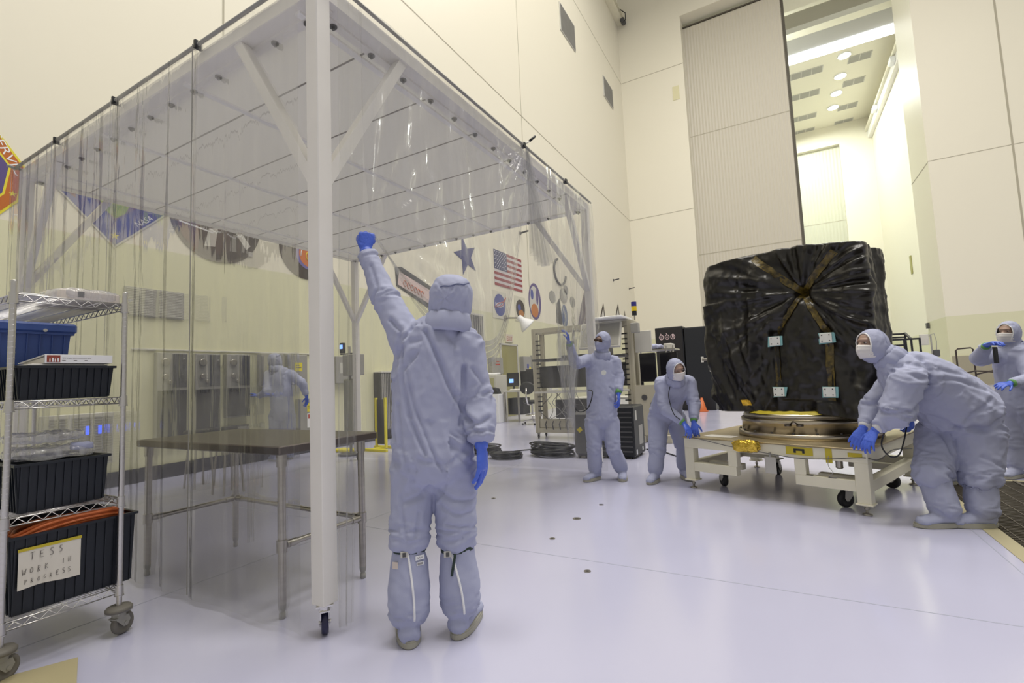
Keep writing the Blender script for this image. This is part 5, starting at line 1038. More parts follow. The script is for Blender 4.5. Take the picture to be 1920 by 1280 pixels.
# window, exit doorway, lamp and small boxes
w = struct(wbox(G(), 11.4, 2.38, 12.62, 3.28, 0, .03).obj('window_1', 'lgrey')); wbox(G(), 11.46, 2.44, 12.56, 3.22, .03, .034, .001).obj('window_pane', 'dgrey', w)
g = G()
for k in range(9): wbox(g, 11.5+.12*k, 2.44, 11.515+.12*k, 3.22, .034, .045, .001)
g.obj('window_bar', 'lgrey', w)
d = struct(wbox(G(), 13.62, .0, 14.70, 2.38, 0, .02).obj('door_3', 'odoor')); g = G(); wbox(g, 13.56, 0, 13.62, 2.42, 0, .04); wbox(g, 14.70, 0, 14.76, 2.42, 0, .04); wbox(g, 13.56, 2.38, 14.76, 2.44, 0, .04); g.obj('door_frame', 'lgrey', d)
e = thing('exit_sign', 'white sign reading EXIT in red above the olive doorway', 'sign', (WX, 14.15, 2.52)); wbox(G(), 13.95, 2.48, 14.42, 2.76, 0, .05).obj('sign_body', mat('sign_cream', (.66,.60,.50), .6), e); g = G(); wtext(g, 'EXIT', 13.99, 2.54, .15, .38, 0, .052); g.obj('lettering', 'red', e)
e = thing('floodlight', 'white bell shaped floodlight on a wall bracket above the exit sign', 'lamp', (WX, 14.3, 3.1))
g = G(); g.cyl((WX, 14.0, 3.30), (WX+.55, 14.05, 3.26), .03); g.cyl((WX, 14.0, 3.30), (WX+.04, 14.0, 3.30), .1); g.obj('bracket', 'steel', e)
R_ = Vector((.55, .45, -.75)).to_track_quat('Z', 'Y').to_matrix(); G().lathe([(.06, -.2), (.09, -.18), (.11, -.02), (.16, .05), (.27, .22), (.28, .27), (.25, .26), (.14, .08), (.02, .06)], (WX+.62, 14.1, 3.16), 28, R_).obj('reflector', 'white2', e)
for y0, z0, y1, z1, lab, red in ((12.83, 1.42, 13.50, 1.95, 'grey wall box with faded red print left of the olive doorway', 1), (14.92, 1.30, 15.50, 2.02, 'grey wall box with coloured stickers right of the olive doorway', 2), (15.74, 1.25, 16.18, 2.08, 'narrow grey wall box, rightmost beside the olive doorway', 0)):
    t = wunit('wall_box', lab, 'box', y0, z0, y1, z1, 'grey', .15)
    if red == 1: g = G(); wbox(g, y0+.2, 1.70, y1-.2, 1.74, .15, .152, .0005); wbox(g, y0+.24, 1.80, y1-.24, 1.83, .15, .152, .0005); g.obj('red_print', 'red', t)
    if red == 2: wbox(G(), y0+.25, 1.6, y0+.4, 1.75, .15, .152, .0005).obj('blue_sticker', 'blue', t); wbox(G(), y0+.42, 1.55, y0+.55, 1.65, .15, .152, .0005).obj('yellow_sticker', 'yel', t)
for y, z, lab in ((15.39, 6.58, 'short dark peg on the wall above the flag'), (26.7, 6.65, 'short dark peg on the wall, middle of the three'), (30.0, 6.64, 'short dark peg on the wall nearest the room corner')):
    e = thing('wall_peg', lab, 'peg', (WX, y, z)); G().cyl((WX, y, z), (WX+.34, y, z+.03), .035, .03, n=12).obj('pin', 'dgrey', e); G().cyl((WX, y, z), (WX+.02, y, z), .07, n=12).obj('base', 'dgrey', e)
for y0, z0, y1, z1, lab in ((20.5, 17.85, 22.45, 19.3, 'grey air vent high on the left wall, nearer one'), (27.0, 17.88, 28.8, 19.2, 'grey air vent high on the left wall, farther one near the corner')):
    t = wunit('air_vent', lab, 'vent', y0, z0, y1, z1, 'lgrey', .04); g = G()
    for k in range(24): wbox(g, y0+.05, z0+.05+(z1-z0-.1)*k/24, y1-.05, z0+.07+(z1-z0-.1)*k/24, .04, .06, .002)
    g.obj('slat', 'grey', t)
e = thing('crane_rail', 'overhead crane runway rail along the top of the left wall by the corner', 'rail', (WX, 20, 25.2)); g = G(); g.box((WX, 2, 25.5), (WX+.45, EW, 25.6)); g.box((WX+.15, 2, 25.1), (WX+.3, EW, 25.5)); g.box((WX, 2, 25.02), (WX+.45, EW, 25.1)); g.obj('rail_beam', 'cream', e)
g = G(); g.cyl((WX+.5, 30.6, 24.9), (WX+.5, 31.0, 24.9), .16); g.obj('end_buffer', 'dgrey', e)
g = G(); g.tube([(WX+.45, 30.4, 25.5), (WX+.75, 30.5, 25.2), (WX+.72, 30.6, 24.8), (WX+.5, 30.7, 24.75)], .03, 6); g.obj('hanging_cable', 'black', e)
# ---------------------------------------------------------------- end wall and second bay
g = G(); g.box((-4.75, EW-.03, 18.6), (-4.35, EW, 19.5)); tag(g.obj('wall_plate', mat('pale_yellow', (.70,.66,.42), .5)), 'pale yellow plate high on the end wall left of the tall door', 'plate')
g = G(); g.bbox((7.16, 34.2, 3.05), (7.28, 34.5, 3.35), .01); tag(g.obj('switch_box', 'dgrey'), 'small dark switch box on the jamb right of the tall doorway', 'box')
g = G(); g.bbox((9.84, 49.6, 8.4), (9.9, 50.1, 9.9), .01); tag(g.obj('wall_bracket', mat('olive_bracket', (.36,.34,.12), .5)), 'narrow olive upright plate on the right wall of the far bay', 'bracket')
for i, (x, y) in enumerate(((6.44, 46.6), (6.45, 49.8), (6.41, 52.8), (6.37, 55.6))):
    e = thing('ceiling_light', 'round glowing ceiling light of the far bay, %s one from the doorway' % (('nearest', 'second', 'third', 'farthest')[i]), 'light', (x, y, AC), group='round ceiling lights of the far bay')
    G().cyl((x, y, AC-.10), (x, y, AC), .46, n=28).obj('housing', 'white2', e); G().cyl((x, y, AC-.12), (x, y, AC-.10), .42, n=28).obj('diffuser', 'lamp', e)
nm = ['nearest', 'second', 'third', 'farthest']
for j, y in enumerate((47.2, 51.1, 55.8, 59.2)):
    for x0, n, sd in ((1.9, 4, 'left'), (6.85, 2, 'right')):
        e = thing('ceiling_grille', 'grey ceiling air grille, %s one in the %s row of the far bay' % (nm[j], sd), 'grille', (x0, y, AC), group='ceiling air grilles of the far bay')
        G().box((x0-.05, y-.05, AC-.04), (x0+n*.78+.02, y+1.0 if y < 59 else y+.65, AC)).obj('grille_frame', 'lgrey', e)
        for k in range(n):
            G().box((x0+.78*k, y, AC-.05), (x0+.78*k+.72, (y+.95) if y < 59 else y+.6, AC-.04)).obj('grille_panel', mat('grille_grey', (.36,.35,.32), .6) if 'grille_grey' not in M else 'grille_grey', e)
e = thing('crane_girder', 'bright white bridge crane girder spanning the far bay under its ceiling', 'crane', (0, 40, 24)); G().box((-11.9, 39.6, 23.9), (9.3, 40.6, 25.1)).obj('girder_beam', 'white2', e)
g = G(); g.box((-11.9, 39.5, 23.82), (9.3, 40.7, 23.9)); g.obj('added_glow_strip', mat('girder_glow', (1,1,1), .5, emit=((1,1,.97), 2.2)), e)  # added glowing underside, stands in for light falling on the girder
e = thing('crane_girder', 'grey bridge crane girder of the far bay, the one nearer the doorway', 'crane', (0, 37, 24.6)); G().box((-11.9, 36.9, 24.3), (9.3, 37.5, 25.3)).obj('girder_beam', 'lgrey', e); 
e = thing('crane_rail', 'crane runway rail along the right wall of the far bay', 'rail', (9.6, 47, 24.8)); G().box((9.35, EW+TH, 25.1), (9.9, AY, 25.35)).obj('rail_flange', 'cream', e); G().box((9.55, EW+TH, 24.4), (9.9, AY, 25.1)).obj('rail_web', 'white', e)
for y in (46, 54): G().bbox((9.2, y, 24.6), (9.55, y+.8, 25.05), .03).obj('rail_clamp', 'white2', e)
# ---------------------------------------------------------------- floor grate and floor anchors
gt_ = thing('floor_grate', 'steel floor grating with a beige border at the feet of the leaning worker', 'grate', (1.3, 5, 0))
g = G(); g.box((1.17, -1, 0), (1.27, 6.70, .004)); g.box((1.27, 6.62, 0), (6.5, 6.70, .004)); g.obj('border', mat('grate_border', (.42,.38,.24), .5), gt_)
g = G(); g.box((1.27, -1, 0), (6.5, 6.62, .0012)); g.obj('shade_plate', mat('recess_shade', (.03,.027,.02), .8), gt_)  # flat dark plate on the floor; its colour paints the shade below the bars
g = G()
for k in range(190):
    y = 6.60-.040*k; g.box((1.275, y-.009, .0012), (6.5, y, .010))
for k in range(44): g.box((1.30+.12*k, -1, .0012), (1.306+.12*k, 6.61, .0125))
for x in (1.9, 2.8, 3.7, 4.6): g.box((x, -1, .0012), (x+.03, 6.61, .014))
g.obj('bars', 'grate', gt_)
for i, (x, y) in enumerate(((-2.71, 4.33), (-1.59, 4.46), (-1.64, 3.96), (-1.62, 3.41), (-1.16, 2.93), (-1.54, 6.37))):
    lab = ['floor anchor cover left of the near worker, inside the tent line', 'small floor anchor cover in the middle of the floor', 'largest floor anchor cover in the middle of the floor', 'floor anchor cover nearest the near worker', 'floor anchor cover nearest the camera', 'floor anchor cover by the feet of the bending worker'][i]
    r = .035 if i == 2 else .022; e = thing('floor_anchor', lab, 'anchor', (x, y, 0), group='floor anchor covers'); G().cyl((x, y, 0), (x, y, .004), r, n=18).obj('cover', 'steel', e); G().cyl((x, y, .004), (x, y, .006), r*.45, n=10).obj('hole', 'dgrey', e)
# ---------------------------------------------------------------- equipment rack with monitor
rk = thing('equipment_rack', 'wide beige equipment rack with a tilted monitor and shelves behind the far worker', 'rack', (-3.4, 9.0, 0))
rx0, rx1, ry0, ry1, rh = -4.42, -2.42, 8.55, 9.25, 2.24
for x in (rx0, rx1):
    for y in (ry0+.35, ry1):
        g = G(); g.bbox((x-.045, y-.045, .12), (x+.045, y+.045, rh), .006); p = g.obj('upright', 'beige', rk)
        g = G()
        for s_ in (-1, 1): g.box((x+s_*.0455-.002, y-.012, .14), (x+s_*.0455+.002, y+.012, rh-.02))
        g.box((x-.012, y-.047, .14), (x+.012, y-.045, rh-.02)); g.obj('slot_groove', 'seam', p)
        o, _, _ = caster(rk, x, y, .12, .048, .4, 'rubber', .03, 'grey')
for y in (ry0+.35, ry1): G().bar((rx0, y, rh-.05), (rx1, y, rh-.05), .08, .09).obj('top_rail', 'beige', rk); G().bar((rx0, y, .17), (rx1, y, .17), .08, .09).obj('bottom_rail', 'beige', rk)
for x in (rx0, rx1): G().bar((x, ry0+.35, rh-.05), (x, ry1, rh-.05), .08, .09).obj('end_rail', 'beige', rk)
for x, s_ in ((rx0, 1), (rx1, -1)):
    g = G(); g.box((x+s_*.045, ry0+.31, .45), (x+s_*.10, ry0+.33, rh-.12)); o = g.obj('mounting_strip', 'beige', rk)
    for k in range(16): G().box((x+s_*.05, ry0+.285, .55+.095*k), (x+s_*.15, ry0+.312, .572+.095*k)).obj('bracket_pin', 'black', o)
g = G(); g.box((rx0+.05, ry0+.1, 1.56), (rx1-.05, ry1-.05, 1.60)); g.obj('upper_shelf', 'dgrey', rk)
g = G(); g.bbox((-3.75, 8.68, 1.602), (-3.2, 8.88, 1.65), .01); tag(g.obj('keyboard', 'black'), 'black keyboard on the upper shelf of the beige rack', 'keyboard')
g = G(); g.box((rx0+.05, ry0+.35, 1.02), (rx1-.05, ry0+.38, 1.46)); g.obj('blanking_panel', 'dgrey', rk)
g = G(); g.box((rx0+.05, ry0+.15, .92), (rx1-.05, ry1-.05, .955)); g.obj('work_shelf', 'lgrey', rk)
g = G(); g.bbox((-4.0, 8.86, .42), (-3.25, 8.95, .78), .01); g.obj('lower_unit', 'dgrey', rk)
g = G(); g.bbox((rx0+.05, ry0+.32, .22), (rx1-.05, ry0+.36, .40), .01); g.obj('skirt_panel', 'beige', rk)
for k in range(6): g = G(); g.tube([(-4.2+.15*k, 8.84, .36), (-4.2+.15*k, 8.78, .30), (-4.17+.15*k, 8.76, .2)], .012, 6); g.obj('connector_cable', 'dgrey', rk)
r = random.Random(5)
for k in range(9):
    x = -4.2+.1*k; pts = [(x, 8.80, .95), (x+r.uniform(-.2, .2), 8.72, .8+r.uniform(-.1, .1)), (x+r.uniform(-.2, .3), 8.74, .6), (x+r.uniform(-.1, .1), 8.76, .40)]
    g = G(); g.tube([catmull(pts, t/16) for t in range(17)], .007, 5); g.obj('wiring', 'dgrey' if k % 2 else 'grey', rk)
mo = thing('monitor', 'large light grey monitor tilted on its arm at the top of the beige rack', 'monitor', (-2.9, 8.8, 1.75))
R_ = Matrix.Rotation(math.radians(-22), 3, 'X'); g = G(); g.bbox((-.40, -.03, -.26), (.40, .03, .26), .012, R_, (-2.92, 8.66, 1.97)); g.obj('casing', 'lgrey', mo); g = G(); g.bbox((-.37, -.034, -.23), (.37, -.029, .23), .002, R_, (-2.92, 8.66, 1.97)); g.obj('screen', 'grey', mo)
g = G(); g.cyl((-2.75, 8.74, 1.603), (-2.75, 8.70, 1.90), .035); g.obj('arm', 'grey', mo)
g = G(); g.bbox((-3.12, 8.5, 2.26), (-2.45, 9.2, 2.30), .008); tag(g.obj('document_sheets', 'white2'), 'white sheets lying on top of the beige rack', 'paper')
sk = thing('stack_light', 'blue and yellow signal tower light on the right end of the beige rack', 'light', (-2.33, 8.95, 2.24))
for nm_, z0, z1, rr, m_ in (('stem', 2.24, 2.32, .012, 'steel'), ('base', 2.32, 2.40, .045, 'black'), ('yellow_lens', 2.40, 2.49, .05, mat('yellow_lens', (.75,.55,.02), .25)), ('blue_lens', 2.49, 2.575, .05, mat('blue_lens', (.03,.03,.22), .2))): G().cyl((-2.33, 8.95, z0), (-2.33, 8.95, z1), rr, n=24).obj(nm_, m_, sk)
g = G(); g.bbox((-2.36, 8.72, 1.98), (-2.22, 8.86, 2.16), .008); g.obj('switch_box', 'grey', rk); g = G(); g.bbox((-2.36, 8.95, 1.62), (-2.05, 8.99, 2.02), .008); g.obj('side_panel', 'lgrey', rk)
# beige machine frame right of the rack
mf = thing('machine_stand', 'beige curved machine stand with a round port at the right foot of the rack', 'stand', (-2.1, 8.8, 0))
g = G(); y_ = 8.7; out = [(-2.34, .12), (-2.34, 1.02), (-1.72, 1.02), (-1.72, .90), (-1.95, .86), (-2.08, .70), (-2.12, .5), (-2.14, .24), (-1.80, .28), (-1.76, .14)]
g.prism([(x, y_, z) for x, z in out], (0, .06, 0)); g.obj('side_plate', 'beige', mf); G().cyl((-2.18, y_-.01, .80), (-2.18, y_, .80), .05, n=24).obj('round_port', 'dgrey', mf); g = G(); g.box((-2.12, y_+.02, .26), (-1.80, y_+.5, .88)); g.obj('dark_interior', 'dgrey', mf)
g = G(); g.bbox((-2.34, 8.66, .0), (-2.2, 9.2, .12), .01); g.bbox((-1.86, 8.66, 0), (-1.74, 9.2, .14), .01); g.obj('foot', 'beige', mf)
# cart with blue covered shelf
sc_ = thing('instrument_cart', 'grey wire shelf cart with blue cloths on top behind the bending worker', 'cart', (-2.5, 11.3, 0))
for x in (-2.95, -2.25, -2.1):
    for y in ((11.2, 11.7) if x != -2.1 else (11.2,)): G().cyl((x, y, 0), (x, y, 1.84), .018, n=10).obj('post', 'zinc', sc_)
for z in (1.74, 1.10, .5): G().box((-3.02, 11.15, z), (-2.05, 11.75, z+.03)).obj('shelf', 'zinc', sc_)
g = bag_mesh((-2.68, 11.4, 1.835), (.32, .24, .055), 22, 40, 12, .03); tag(g.obj('blue_cloth', 'suit'), 'pile of blue cloth on the top shelf of the wire cart', 'cloth')
g = G(); g.bbox((-2.31, 11.24, 1.772), (-2.13, 11.6, 1.89), .01); tag(g.obj('instrument', 'lgrey'), 'light grey instrument box at the end of the wire cart top shelf', 'instrument')
e = thing('monitor', 'black monitor on the middle of the wire cart behind the bending worker', 'monitor', (-2.2, 11.1, 1.3)); G().bbox((-2.38, 11.08, 1.16), (-2.0, 11.12, 1.68), .008).obj('casing', 'screen', e); G().bbox((-2.24, 11.12, 1.131), (-2.14, 11.2, 1.3), .008).obj('stand', 'black', e)
for x0, x1, y0, z0, z1, lab in ((-2.95, -2.30, 10.3, 1.05, 1.66, 'large black monitor to the right of the beige rack'), (-3.9, -3.3, 9.9, 1.02, 1.55, 'black monitor seen through the beige rack')):
    e = thing('monitor', lab, 'monitor', ((x0+x1)/2, y0, 0)); G().bbox((x0, y0, z0), (x1, y0+.06, z1), .01).obj('casing', 'screen', e); G().bbox(((x0+x1)/2-.03, y0+.06, .76), ((x0+x1)/2+.03, y0+.10, z0+.2), .005).obj('stand', 'black', e)
dk = thing('workbench', 'grey workbench carrying black monitors behind the beige rack', 'table', (-3.1, 10.2, 0)); G().bbox((-4.1, 9.85, .72), (-2.1, 10.6, .76), .006).obj('bench_top', 'lgrey', dk)
for x in (-4.05, -2.15):
    for y in (9.9, 10.55): G().box((x-.02, y-.02, 0), (x+.02, y+.02, .72)).obj('leg', 'grey', dk)
# black wheeled cases
for (x0, x1, y0, y1, h, lab, dm) in ((-2.52, -1.92, 6.95, 7.55, .76, 'tall black wheeled case with white labels behind the legs of the far worker', 1), (-2.82, -2.58, 6.85, 7.4, .70, 'narrow black rounded case left of the labelled black case', 0)):
    e = thing('equipment_case', lab, 'case', ((x0+x1)/2, (y0+y1)/2, 0)); G().bbox((x0, y0, .03), (x1, y1, h), .02 if dm else .05).obj('shell', 'dgrey' if not dm else 'black', e)
    for x in (x0+.06, x1-.06):
        for y in (y0+.06, y1-.06): G().cyl((x-.015, y, .03), (x+.015, y, .03), .03, n=14).obj('wheel', 'rubber', e)
    if dm:
        g = G()
        for k in range(9): g.box((x0+.03, y0-.006, .1+.07*k), (x1-.03, y0, .12+.07*k))
        g.obj('front_ribs', 'dgrey', e)
        for (y, z, a, b, mm) in ((7.05, .55, .07, .14, 'lgrey'), (7.2, .18, .22, .28, 'grey'), (7.35, .08, .05, .05, 'white2'), (7.02, .06, .05, .07, 'white2')): g = G(); g.box((x1, y, z), (x1+.003, y+a, z+b)); g.obj('side_label', mm, e)
    else: g = G(); g.prism([(x0+.10, y0-.003, .38), (x0+.15, y0-.003, .42), (x0+.12, y0-.003, .47), (x0+.06, y0-.003, .43)], (0, .004, 0)); g.obj('yellow_sticker', 'tape', e)
# black cabinets far back
for i, (x0, x1, y, h, lab) in enumerate(((-3.55, -2.68, 16.1, 2.70, 'tall black cabinet with round pictograms on its door'), (-2.66, -1.86, 16.15, 2.64, 'tall black cabinet with a silver door handle beside the spacecraft'))):
    e = thing('cabinet', lab, 'cabinet', ((x0+x1)/2, y, 0)); G().bbox((x0, y, .0), (x1, y+.8, h), .01).obj('body', 'black', e); dd = G().bbox((x0+.02, y-.02, .08), (x1-.02, y, h-.03), .006).obj('door', mat('black_door', (.012,.011,.012), .5) if i == 0 else 'black', e)
    if i == 0:
        for k in range(3):
            cx = x0+.20+.18*k; z = 2.38; g = G(); disc(g, (cx, y-.022, z), X, Z, .075, .085, 24, ring=.72, off=0)
            if k < 2: g.tube([(cx, y-.023, z+.08), (cx-.02, y-.023, z+.12)], .012, 5); g.tube([(cx-.03, y-.023, z-.02), (cx+.03, y-.023, z-.02), (cx, y-.023, z+.03), (cx-.03, y-.023, z-.02)], .008, 4)
            else: g.box((cx-.02, y-.024, z-.03), (cx+.03, y-.022, z+.09))
            g.obj('pictogram', mat('pink_white', (.65,.50,.50), .6) if 'pw' not in M else 'pw', dd)
    else:
        G().bbox((x1-.30, y-.06, 1.55), (x1-.10, y-.02, 1.63), .01).obj('handle', 'steel', dd); G().bbox((x1-.33, y-.045, 1.50), (x1-.25, y-.02, 1.68), .006).obj('lock_plate', 'lgrey', dd); G().bbox((x1-.10, y-.04, 1.20), (x1-.06, y-.02, 1.36), .006).obj('keyhole_plate', 'lgrey', dd)
e = thing('traffic_cone', 'small orange cone at the foot of the black cabinets', 'cone', (-2.2, 15.7, 0)); G().bbox((-2.36, 15.55, 0), (-2.04, 15.87, .03), .005).obj('base', 'orange', e); G().lathe([(.13, .03), (.03, .42), (.02, .42)], (-2.2, 15.71, 0), 20).obj('cone_body', 'orange', e)
# desks, monitors and chair by the exit door
dk = thing('desk', 'beige desk with black monitors in front of the olive doorway', 'desk', (-6.8, 12.5, 0)); G().bbox((-7.12, 12.1, .86), (-5.7, 12.9, .90), .006).obj('desk_top', 'lgrey', dk)
for x in (-7.08, -6.63, -5.75): G().box((x-.02, 12.13, 0), (x+.02, 12.17, .86)).obj('leg', 'steel', dk)
g = G(); g.bbox((-7.10, 12.35, .20), (-6.6, 12.8, .68), .01); tag(g.obj('computer', 'black'), 'black computer tower under the beige desk', 'computer')
for x0, x1, y, z0, z1, lab, lit in ((-7.10, -6.72, 12.35, 1.02, 1.42, 'leftmost black monitor on the beige desk, showing a blue window', 1), (-6.70, -6.45, 12.45, 1.04, 1.46, 'narrow middle monitor on the beige desk', 0), (-6.43, -5.95, 12.3, 1.06, 1.50, 'rightmost black monitor on the beige desk', 0)):
    e = thing('monitor', lab, 'monitor', ((x0+x1)/2, y, .9)); G().bbox((x0, y, z0), (x1, y+.05, z1), .008).obj('casing', 'screen', e); G().cyl(((x0+x1)/2, y+.07, .90), ((x0+x1)/2, y+.07, z0+.1), .03).obj('stand', 'black', e)
    if lit: G().box((x1-.30, y-.004, 1.13), (x1-.16, y-.001, 1.24)).obj('lit_window', 'glow', e)
g = bag_mesh((-6.5, 12.2, .92), (.45, .08, .02), 33, 30, 8, .02); tag(g.obj('papers', 'paper'), 'loose papers spread along the front of the beige desk', 'paper')
e = thing('desk_phone', 'white telephone unit on the right end of the beige desk', 'phone', (-5.85, 12.4, .9)); G().bbox((-5.92, 12.3, .90), (-5.70, 12.45, 1.14), .01).obj('body', 'lgrey', e); G().bbox((-5.86, 12.295, 1.0), (-5.78, 12.3, 1.1), .002).obj('dark_keypad', 'dgrey', e)
ch = thing('office_chair', 'black task chair with round backrest on a chrome base at the desk', 'chair', (-5.85, 11.5, 0))
cx, cy = -5.92, 11.6
ellipsoid(G(), (cx, cy-.25, .98), (Vector((.22,0,0)), Vector((0,.045,0)), Vector((0,0,.17))), 24, 14).obj('backrest', 'black', ch); G().lathe([(.0, .56), (.2, .56), (.235, .59), (.23, .63), (.18, .65), (.0, .655)], (cx, cy, 0), 28).obj('seat', 'black', ch)
g = G(); g.tube([(cx, cy-.30, .98), (cx, cy-.33, .75), (cx, cy-.24, .55), (cx, cy, .53)], .022, 8); g.obj('back_bracket', 'chrome', ch); G().cyl((cx, cy, .12), (cx, cy, .56), .028).obj('gas_column', 'chrome', ch); G().lathe([(.19, .24), (.2, .25), (.19, .26)], (cx, cy, 0), 24).obj('foot_ring', 'chrome', ch)
for k in range(5):
    a = 6.28*k/5+.3; q = Vector((cx+.30*math.cos(a), cy+.30*math.sin(a), .06)); l = G().bar((cx, cy, .14), q+Z*.03, .035, .03).obj('base_arm', 'chrome', ch); G().cyl(q+Vector((-.012, 0, -.03)), q+Vector((.012, 0, -.03)), .03, n=14).obj('caster_wheel', 'rubber', l)
cb = thing('side_cabinet', 'cream cabinet with an olive front panel right of the near worker', 'cabinet', (-7.6, 12.3, 0)); G().bbox((-8.0, 12.3, .03), (-7.45, 12.95, 1.38), .01).obj('body', 'lgrey', cb); G().bbox((-7.98, 12.285, .08), (-7.52, 12.3, 1.30), .004).obj('olive_panel', mat('olive_panel', (.42,.41,.22), .5), cb)
g = bag_mesh((-7.7, 12.6, 1.41), (.2, .2, .03), 36, 30, 8, .03); tag(g.obj('paper_stack', 'white2'), 'crumpled white papers on top of the cream cabinet', 'paper')
cb = thing('white_bin', 'white rectangular bin between the cream cabinet and the desk', 'bin', (-7.3, 12.1, 0)); G().bbox((-7.42, 11.9, .0), (-7.14, 12.25, .82), .01).obj('body', 'white2', cb); g = G(); g.prism([(-7.40, 11.95, .82), (-7.18, 11.95, .82), (-7.25, 11.95, .98), (-7.40, 11.95, 1.02)], (0, .2, 0)); g.obj('dark_lid', 'black', cb)
# yellow stand, pole stand and shelf items at the wall behind the tent
ys = thing('yellow_stand', 'yellow metal stand on a broad base by the wall left of the near worker', 'stand', (-6.75, 6.85, 0))
for x in (-6.92, -6.68): G().bar((x, 6.9, .03), (x, 6.9, .98), .05, .03).obj('upright', 'yel', ys)
g = G(); g.bbox((-7.1, 6.6, 0), (-6.4, 6.66, .05), .005); g.obj('front_foot', 'yel', ys); g = G(); g.bbox((-7.1, 7.0, 0), (-6.4, 7.06, .05), .005); g.obj('rear_foot', 'yel', ys); g = G(); g.bbox((-6.83, 6.66, .0), (-6.77, 7.0, .05), .005); g.obj('cross_foot', 'yel', ys); g = G(); g.box((-6.89, 6.89, .1), (-6.71, 6.91, .95)); g.obj('grey_panel', 'dgrey', ys)
g = G(); g.bbox((-7.5, 6.35, 0), (-7.1, 6.6, .06), .02); tag(g.obj('floor_plate', 'yel'), 'low yellow base plate on the floor right of the white tent post', 'plate')
ps_ = thing('monitoring_stand', 'grey pole stand with a small blue display and box, left of the raised arm sleeve', 'stand', (-6.8, 6.2, 0))
G().cyl((-6.85, 6.2, .03), (-6.85, 6.2, 1.95), .025).obj('pole', 'grey', ps_); G().cyl((-6.85, 6.2, 0), (-6.85, 6.2, .03), .22, n=24).obj('base', 'dgrey', ps_); G().bbox((-6.95, 6.12, 1.42), (-6.58, 6.3, 1.80), .01).obj('grey_box', 'grey', ps_)
q = G().bbox((-7.0, 6.1, 1.83), (-6.9, 6.16, 2.02), .008).obj('display', 'black', ps_); G().box((-6.985, 6.096, 1.91), (-6.915, 6.1, 1.985)).obj('lit_screen', 'glow', q); G().bar((-7.08, 6.2, 1.82), (-6.6, 6.2, 1.82), .02, .02).obj('cross_arm', 'black', ps_); G().bbox((-6.98, 6.14, .25), (-6.72, 6.3, 1.36), .03).obj('hanging_bag', mat('smoke_bag', (.32,.32,.26), .4), ps_)
for x, y, lab in ((-6.75, 3.42, 'thin metal stool leg assembly behind the worktable, left one'), (-5.96, 3.34, 'wooden toned stool behind the worktable, right one')):
    e = thing('stool', lab.replace('leg assembly ', ''), 'stool', (x, y+.12, 0)); G().lathe([(0, .70), (.17, .70), (.18, .72), (.17, .74), (0, .745)], (x, y+.14, 0), 24).obj('seat', 'dgrey', e)
    for k in range(4): a = math.pi/4+math.pi/2*k; G().cyl((x+.17*math.cos(a), y+.14+.17*math.sin(a), 0), (x+.11*math.cos(a), y+.14+.11*math.sin(a), .70), .014, n=10).obj('leg', 'steel', e)
# cable coils and loose cables on the floor
def coil(label, c, r, n, h, seed, sq=.8):
    rr = random.Random(seed); g = G(); pts = []
    N = n*36
    for i in range(N):
        a = 2*math.pi*i/36; k = i/N; rad = r*(.82+.18*math.sin(a*.37+seed)+.05*math.sin(a*1.7)); lay = (i//36) % 4
        pts.append((c[0]+rad*math.cos(a)*1.15, c[1]+rad*sq*math.sin(a), .014+h*k*(.85+.15*math.sin(a*.9))))
    g.tube(pts, .013, 7); return tag(g.obj('cable_coil', 'black'), label, 'cable')
coil('tall black cable coil on the floor left of the narrow black case', (-3.26, 7.0, 0), .32, 14, .20, 3)
coil('flat black cable coil on the floor, middle of the three', (-3.86, 6.6, 0), .24, 7, .09, 5)
coil('black cable coil partly hidden behind the near worker', (-4.50, 6.95, 0), .28, 9, .13, 8)
for lab, pts, m_ in (('thin black cable running across the floor between the coils', [(-4.2, 6.9, .012), (-3.9, 7.4, .012), (-3.5, 7.6, .012), (-3.3, 7.9, .012), (-3.2, 8.3, .012)], 'black'), ('thin dark cable on the floor from the rack to the bending worker', [(-2.0, 7.9, .01), (-1.7, 7.7, .01), (-1.4, 7.3, .01), (-1.1, 7.0, .01), (-.8, 6.7, .02)], 'black')):
    g = G(); g.tube([catmull(pts, t/30) for t in range(31)], .010, 6); tag(g.obj('floor_cable', m_), lab, 'cable')
# behind the cart on the right
fr_ = thing('black_frame', 'black open metal frame behind the leaning worker', 'frame', (3.2, 17.5, 0))
for x, y, h in ((2.5, 17.5, 1.90), (3.12, 17.5, 1.90), (3.28, 17.5, 1.88), (3.47, 17.5, 1.88), (2.5, 18.3, 2.1), (3.30, 18.3, 2.1)): G().bar((x, y, 0), (x, y, h), .045, .045).obj('post', 'black', fr_)
for a, b in (((2.3, 17.5, 1.90), (3.49, 17.5, 1.88)), ((2.3, 18.3, 2.10), (3.32, 18.3, 2.08)), ((2.3, 18.3, 2.0), (3.32, 18.3, 1.98)), ((3.30, 18.3, 2.1), (3.28, 17.5, 1.88)), ((2.3, 17.5, 1.72), (3.14, 17.5, 1.72))): G().bar(a, b, .05, .05).obj('rail', 'black', fr_)
bf = thing('tube_frame_cart', 'thin brown tubular cart frame left of the worker at the right edge', 'frame', (3.0, 11.8, 0))
g = G(); g.tube([(2.84, 11.8, .03), (2.84, 11.8, 1.40), (2.87, 11.8, 1.43), (3.05, 11.8, 1.44), (3.08, 11.8, 1.41), (3.08, 11.8, .03)], .014, 8); g.obj('end_hoop', 'brown', bf)
g = G(); g.tube([(2.84, 11.8, .95), (3.0, 11.5, 1.02), (3.3, 11.1, .98)], .014, 8); g.tube([(3.08, 11.8, .95), (3.25, 11.5, 1.02), (3.6, 11.1, .98)], .014, 8); g.obj('side_rail', 'brown', bf)
